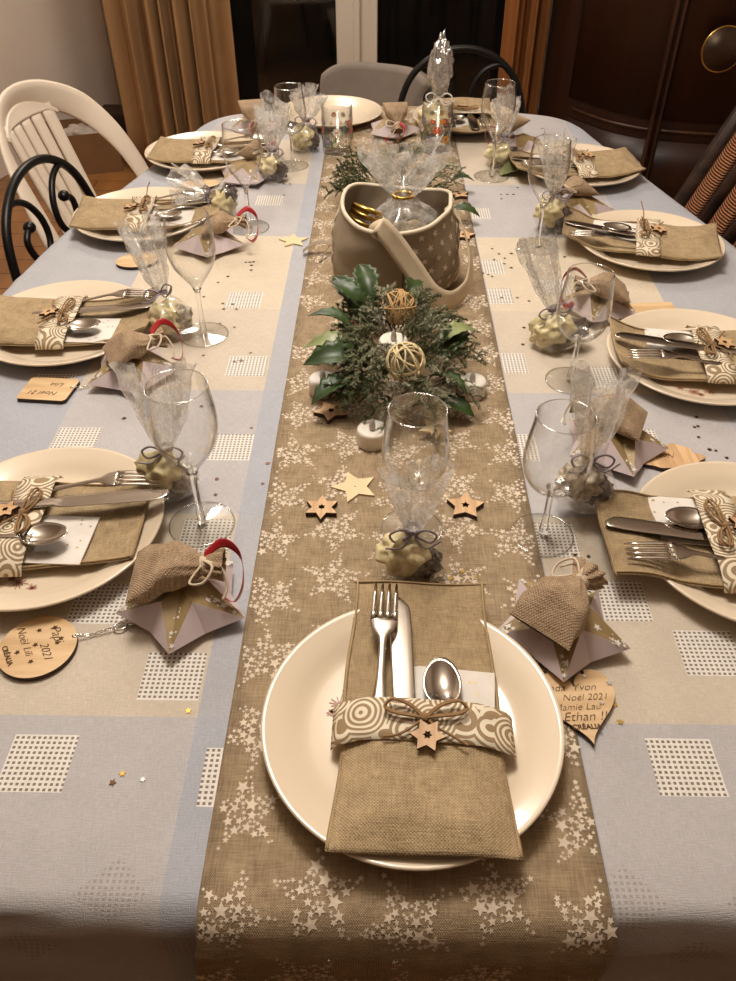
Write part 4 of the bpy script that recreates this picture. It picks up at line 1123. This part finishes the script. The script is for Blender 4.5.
sp_ = spline([(-.030, -.074, .104), (-.024, -.0895, .129), (-.004, -.101, .116), (.030, -.108, .074), (.060, -.112, .036), (.092, -.098, .018), (.118, -.060, .026), (.120, -.030, .060), (.104, -.005, .100), (.088, .0, .122), (.076, .0, .116)], 8)
b = MB()
def stf(u, v):
    i = v*(len(sp_)-1); k = min(int(i), len(sp_)-2); p = sp_[k].lerp(sp_[k+1], i-k)
    t = (sp_[k+1]-sp_[k]).normalized(); outw = Vector((p.x, p.y, 0)).normalized()
    if v < .12: outw = Vector((0, -.5, .8)).normalized()
    wdir = t.cross(outw).normalized(); return p+wdir*(u*2-1)*.0155
b.sheet(stf, 4, 80, .0025); b.build('strap', 'strap', bk)
# cellophane bundle standing in the basket, gold rings
cb = empty('cellophane_bundle', (.012, 1.225, TZ+.008), 0, 'clear cellophane bundle tied with gold thread inside the basket', 'cellophane bundle')
b = MB()
def cf_(u, v):
    a = 2*PI*u; z = v*.20
    rad = interp(((0, .004), (.04, .045), (.3, .058), (.5, .048), (.6, .022), (.66, .014), (.75, .030), (.88, .046), (1, .054)), v)
    rad *= 1+.20*noise.noise(Vector((math.cos(a)*3, math.sin(a)*3, z*40)))+(.25*math.sin(a*8+v*2) if v > .64 else .06*math.sin(a*9))
    return (rad*math.cos(a)*1.1, rad*math.sin(a)*.75+.02*max(0, v-.6), z+(.02*math.sin(a*3)*(v-.6) if v > .6 else 0))
b.sheet(cf_, 96, 70); b.build('wrapper', 'cello', cb)
MB().tube([(.016*math.cos(2*PI*k/20), .014*math.sin(2*PI*k/20), .131) for k in range(20)], .0028, 6, closed=True).build('gold_thread', 'brass', cb)
o = MB().blob((0, 0, .045), (.042, .042, .045), 5, .16, 2.4, sub=4).build('cloth_bundle', 'canvas2', None, (.022, 1.222, TZ+.010)); tag(o, 'taupe cloth bundle in the fabric basket under cellophane', 'bundle')
for k, (z, dx, t) in enumerate(((.100, 0, .25), (.110, .004, .40), (.118, .006, .55))):
    R = .027; b = MB()
    b.sheet(lambda u, v: (R*math.cos(2*PI*u), R*math.sin(2*PI*u), .007*v), 40, 2, .0008)
    o = b.build('gold_ribbon_ring', 'brass', None, (-.050+dx, 1.225, TZ+z-.006)); o.rotation_euler = (-t*.6, .35, 0)
    tag(o, 'gold ring of ribbon inside the left of the fabric basket', 'ribbon ring', 'gold ribbon rings in the basket')

# ================================================================== SEQUINS
base_seq = {m: MB().prism(starpoly(.0030, .0014, 5, PI/2), 0, .0004).build('star_sequin', m) for m in ('darkgold', 'gold', 'chip')}
first = set()
def sequins(pts, m, lab, grp, z=.0006, sc=1.0):
    for x, y in pts:
        o = base_seq[m] if m not in first else dup(base_seq[m]); first.add(m)
        o.location = (x, y, TZ+z); o.rotation_euler = (0, 0, rnd.uniform(0, 6)); s = sc*rnd.uniform(.8, 1.15); o.scale = (s, s, 1)
        tag(o, lab, 'sequin', grp)
sequins([(-0.224, 1.647), (-0.211, 1.647), (-0.218, 1.586)], 'darkgold', 'tiny star sequin on the blue band beside the third left glass', 'sequins by the third left glass')
sequins([(-0.254, 1.28), (-0.247, 1.28), (-0.241, 1.282), (-0.243, 1.268), (-0.241, 1.25), (-0.277, 1.226), (-0.29, 1.204)], 'darkgold', 'tiny dark star sequin scattered near the pale star left of basket', 'sequins near the pale star')
sequins([(-0.305, 1.154), (-0.271, 1.132), (-0.255, 1.13), (-0.267, 1.114), (-0.247, 1.114), (-0.266, 1.069), (-0.242, 1.058), (-0.208, 0.985), (-0.275, 0.977), (-0.228, 0.961), (-0.219, 0.964)], 'darkgold', 'tiny dark star sequin around the second left wine glass foot', 'sequins round the second left glass')
sequins([(-0.184, 0.805), (-0.243, 0.854), (-0.256, 0.851), (-0.156, 0.734), (-0.212, 0.705), (-0.351, 0.823), (-0.212, 0.704), (-0.209, 0.677), (-0.155, 0.735), (-0.157, 0.697), (-0.302, 0.72)], 'darkgold', 'tiny dark star sequin around the nearest left wine glass', 'sequins round the nearest left glass')
sequins([(-0.187, 0.391)], 'gold', 'single gold star sequin below the nearest left star box', '')
sequins([(-0.23, 0.331)], 'gold', 'gold star sequin on the blue band at the near left', '')
sequins([(-0.236, 0.323)], 'darkgold', 'dark star sequin next to the gold one at the near left', '')
sequins([(-0.212, 0.326)], 'chip', 'silver star sequin on the blue band at the near left', '')
sequins([(0.22, 1.597), (0.233, 1.597), (0.245, 1.597), (0.218, 1.573), (0.258, 1.635), (0.366, 2.022), (0.361, 1.976)], 'darkgold', 'tiny dark star sequin near the farthest right wine glass', 'sequins by the farthest right glass')
sequins([(0.176, 1.341), (0.186, 1.32), (0.208, 1.322), (0.22, 1.333), (0.175, 1.297), (0.194, 1.303), (0.191, 1.281), (0.201, 1.266), (0.151, 1.245), (0.159, 1.24), (0.165, 1.233), (0.173, 1.159), (0.198, 1.159), (0.215, 1.148), (0.299, 1.31)], 'darkgold', 'tiny dark star sequin on the cream band right of the basket', 'sequins right of the basket')
sequins([(0.196, 1.064), (0.188, 1.015)], 'darkgold', 'tiny dark sequin left of the second right sweets bag', 'sequins left of the second right bag')
sequins([(0.389, 0.838), (0.385, 0.818), (0.38, 0.816), (0.379, 0.795), (0.385, 0.77), (0.392, 0.768), (0.401, 0.754)], 'darkgold', 'tiny star sequin between the first and second right plates', 'sequins between the right plates')
sequins([(0.187, 0.587), (0.201, 0.585)], 'darkgold', 'dark star sequin beside the nearest right wine glass foot', 'sequins by the nearest right glass')
sequins([(0.189, 0.403), (0.19, 0.386)], 'gold', 'gold star sequin at the edge of the heart tag', 'gold sequins at the heart tag')
sequins([(0.166, 0.429), (0.187, 0.422), (0.176, 0.401)], 'chip', 'silver star sequin lying on the heart tag', 'silver sequins on the heart tag', z=.0066)
sequins([(0.053, 0.55), (0.066, 0.56), (0.078, 0.553)], 'gold', 'gold sequin on the runner behind the near burlap pocket', 'sequins behind the near pocket', z=.0022)
# ================================================================== CHAIRS
def plastic_chair(x, y, rz, lab):
    r = empty('plastic_garden_chair', (x, y, 0), rz, lab, 'chair')
    # back stands at local y=+.22 leaning to +y, seat faces -y
    def bp_(px, z): return Vector((px, .20+(z-.42)*.30-.10*(px/.27)**2*1.0, z))
    b = MB()
    arch = [(-.255, .42), (-.262, .52), (-.258, .62), (-.235, .73), (-.185, .82), (-.10, .872), (0, .888), (.10, .872), (.185, .82), (.235, .73), (.258, .62), (.262, .52), (.255, .42)]
    pth = spline([bp_(*p) for p in arch], 6)
    b.tube(pth, [.030+.008*math.sin(PI*k/(len(pth)-1)) for k in range(len(pth))], 12, flat=.28, up=(0, 1, .3))
    def crown(u, v):
        px = lerp(-.115, .115, u)*1.04; zt = .875-.10*(px/.17)**2*.9; zb_ = min(.835, zt-.012)
        return bp_(px, lerp(zb_, zt, v))+Vector((0, -.004, 0))
    b.sheet(crown, 24, 6, .010); b.build('back_frame', 'chairwhite', r)
    for k in range(5):
        px = (k-2)*.046
        s = MB(); s.sheet(lambda u, v: bp_(px*(1-.12*(1-v))+(u-.5)*.0345, lerp(.43, .85, v))+Vector((0, -.003, 0)), 4, 14, .008); s.build('back_slat', 'chairwhite', r)
    st = MB(); st.sheet(lambda u, v: ((u-.5)*lerp(.46, .44, v), lerp(-.24, .20, v), .42-.012*math.sin(PI*u)*math.sin(PI*v)-(.02 if v == 0 else 0)), 16, 16, .012); st.build('seat', 'chairwhite', r)
    for sx in (-1, 1):
        for sy in (-1, 1):
            l = MB(); l.tube([(sx*.20, sy*.19, .41), (sx*.235, sy*.24, .2), (sx*.26, sy*.28, 0.0)], [.028, .024, .02], 10, flat=.6); l.build('leg', 'chairwhite', r)
        continue
        ar = MB(); ar.tube(spline([(sx*.258, .24, .66), (sx*.275, .10, .655), (sx*.28, -.10, .65), (sx*.27, -.22, .62), (sx*.255, -.235, .50), (sx*.22, -.21, .41)], 6), .028, 10, flat=.35, up=(0, 0, 1)); ar.build('armrest', 'chairwhite', r)
    return r
def iron_chair(x, y, rz, lab):
    r = empty('iron_scroll_chair', (x, y, 0), rz, lab, 'chair', 'black iron scroll chairs')
    def q(px, z): return Vector((px, .19+(z-.45)*.16, z))
    b = MB(); b.tube(spline([q(-.17, .0), q(-.178, .45), q(-.18, .62), q(-.15, .77), (q(-.085, .84)), q(0, .862), q(.085, .84), q(.15, .77), q(.18, .62), q(.178, .45), q(.17, 0)], 8), .0088, 10); b.build('back_arch', 'iron', r)
    for s in (-1, 1):
        pts = [q(s*.160, .50), q(s*.165, .68), q(s*.150, .77), q(s*.110, .822), q(s*.062, .815), q(s*.030, .775), q(s*.026, .730), q(s*.050, .700), q(s*.086, .71), q(s*.096, .75), q(s*.072, .772)]
        c = MB(); c.tube(spline(pts, 8), .0065, 8); e = q(s*.072, .770); c.blob(e, (.012, .012, .012), 1, .02, sub=2); c.build('scroll', 'iron', r)
    MB().tube([q(-.175, .49), q(.175, .49)], .008, 8).build('cross_bar', 'iron', r)
    sf = MB(); sf.tube([(.175*math.cos(2*PI*k/40), .175*math.sin(2*PI*k/40), .445) for k in range(40)], .010, 8, closed=True); sf.build('seat_ring', 'iron', r)
    MB().lathe([(0, .445), (.15, .447), (.17, .452), (.175, .460), (.165, .470), (.12, .478), (0, .48)], 40, mat=Matrix.Translation((0, -.01, 0))).build('seat_cushion', 'cushion', r)
    for s in (-1, 1):
        MB().tube(spline([(s*.15, -.14, .445), (s*.17, -.17, .25), (s*.19, -.20, .0)], 5), .010, 8).build('leg', 'iron', r)
    return r
def grey_chair(x, y, rz):
    r = empty('upholstered_chair', (x, y, 0), rz, 'grey upholstered chair with rounded back behind the far end', 'chair')
    b = MB()
    def fn(u, v):
        px = (u-.5)*.33; z = .46+.34*v
        k = abs(u-.5)*2; rnd_ = (1-.0*k)
        return (px*(1-.10*(1-v))*(1 if v < .8 else 1-.06*((v-.8)/.2)**2), .20+(z-.45)*.18-.05*k**2, z-.035*k**5*(v))
    b.sheet(fn, 28, 18, .035); b.build('backrest', 'grey', r)
    MB().box((0, 0, .43), (.33, .38, .06), bev=.025).build('seat', 'grey', r)
    for sx in (-1, 1):
        for sy in (-1, 1): MB().tube([(sx*.14, sy*.15, .42), (sx*.15, sy*.17, 0)], [.016, .011], 10).build('leg', 'darkwood', r)
    return r
def rush_chair(x, y, rz):
    r = empty('woven_rush_chair', (x, y, 0), rz, 'dark wooden chair with woven rush back bands beside the right side', 'chair')
    def q(px, z): return Vector((px, .20+max(0, z-.45)*.40, z))
    for s in (-1, 1):
        MB().tube([q(s*.21, 0), q(s*.21, .45), q(s*.21, .75), q(s*.21, 1.08)], [.02, .024, .024, .018], 4, up=(.7, .7, 0)).build('back_post', 'darkwood', r)
        MB().box((s*.20, -.20, .22), (.04, .04, .44), bev=.005).build('leg', 'darkwood', r)
    for z in (.56, 1.04): MB().box(tuple(q(0, z)), (.40, .024, .055), bev=.006).build('back_rail', 'darkwood', r)
    for px in (-.068, .068): MB().tube([q(px, .56), q(px, 1.02)], .017, 4, up=(.7, .7, 0)).build('back_slat', 'darkwood', r)
    for px in (-.138, 0, .138):
        MB().sheet(lambda u, v: q(px+(u-.5)*.068, lerp(.585, 1.015, v))+Vector((0, -.008-.006*math.sin(PI*u), 0)), 8, 20, .010).build('rush_band', 'wicker', r)
    MB().box((0, 0, .45), (.44, .42, .04), bev=.012).build('seat', 'wicker', r)
    return r
plastic_chair(-.59, 2.01, math.radians(80), 'white plastic garden chair at the left side near the curtain').scale = (1, 1, .90)
iron_chair(-.445, 1.51, math.radians(84), 'black iron scroll chair at the left side of the table').scale = (1.12, 1, .955)
c2 = iron_chair(.19, 2.05, math.radians(0), 'black iron scroll chair behind the far right end')
g_ = grey_chair(-.12, 2.22, math.radians(-20)); g_.scale = (1, 1, .985)
rush_chair(.42, 1.66, math.radians(-90))

# boxes on the floor by the left wall
bx = empty('cardboard_box', (-1.47, 3.92, 0), .35, 'open cardboard box on the floor by the left wall', 'box')
MB().box((0, 0, .006), (.34, .26, .008)).build('bottom', 'card', bx)
for c, d in (((0, .13, .09), (.34, .008, .18)), ((0, -.13, .09), (.34, .008, .18)), ((.17, 0, .09), (.008, .26, .18)), ((-.17, 0, .09), (.008, .26, .18))): MB().box(c, d).build('side', 'card', bx)
o = MB().blob((0, 0, 0), (.09, .07, .06), 3, .25, sub=4).build('plastic_packet', ['plastic'], None, (-1.46, 3.92, .13)); tag(o, 'crumpled white plastic packet in the open cardboard box', 'packet')
o = MB().box((0, 0, .09), (.15, .16, .18), bev=.006).build('storage_box', 'darkcard', None, (-1.36, 4.21, 0)); tag(o, 'dark brown box on the floor beside the ochre curtain', 'box')
# round brass rimmed mirror on the wardrobe door
mm = Matrix.Translation((1.240-W0.x, 3.304-W0.y, .650)) @ Matrix.Rotation(PI/2, 4, 'X')
fit = MB().lathe([(0, -.006), (.074, -.006), (.074, .008), (0, .008)], 48, mat=mm).build('round_mirror', 'mirror', wr)
fr_ = MB().tube([mm @ Vector((.076*math.cos(2*PI*k/48), .076*math.sin(2*PI*k/48), .004)) for k in range(48)], .0042, 8, closed=True).build('brass_rim', 'brass', fit)
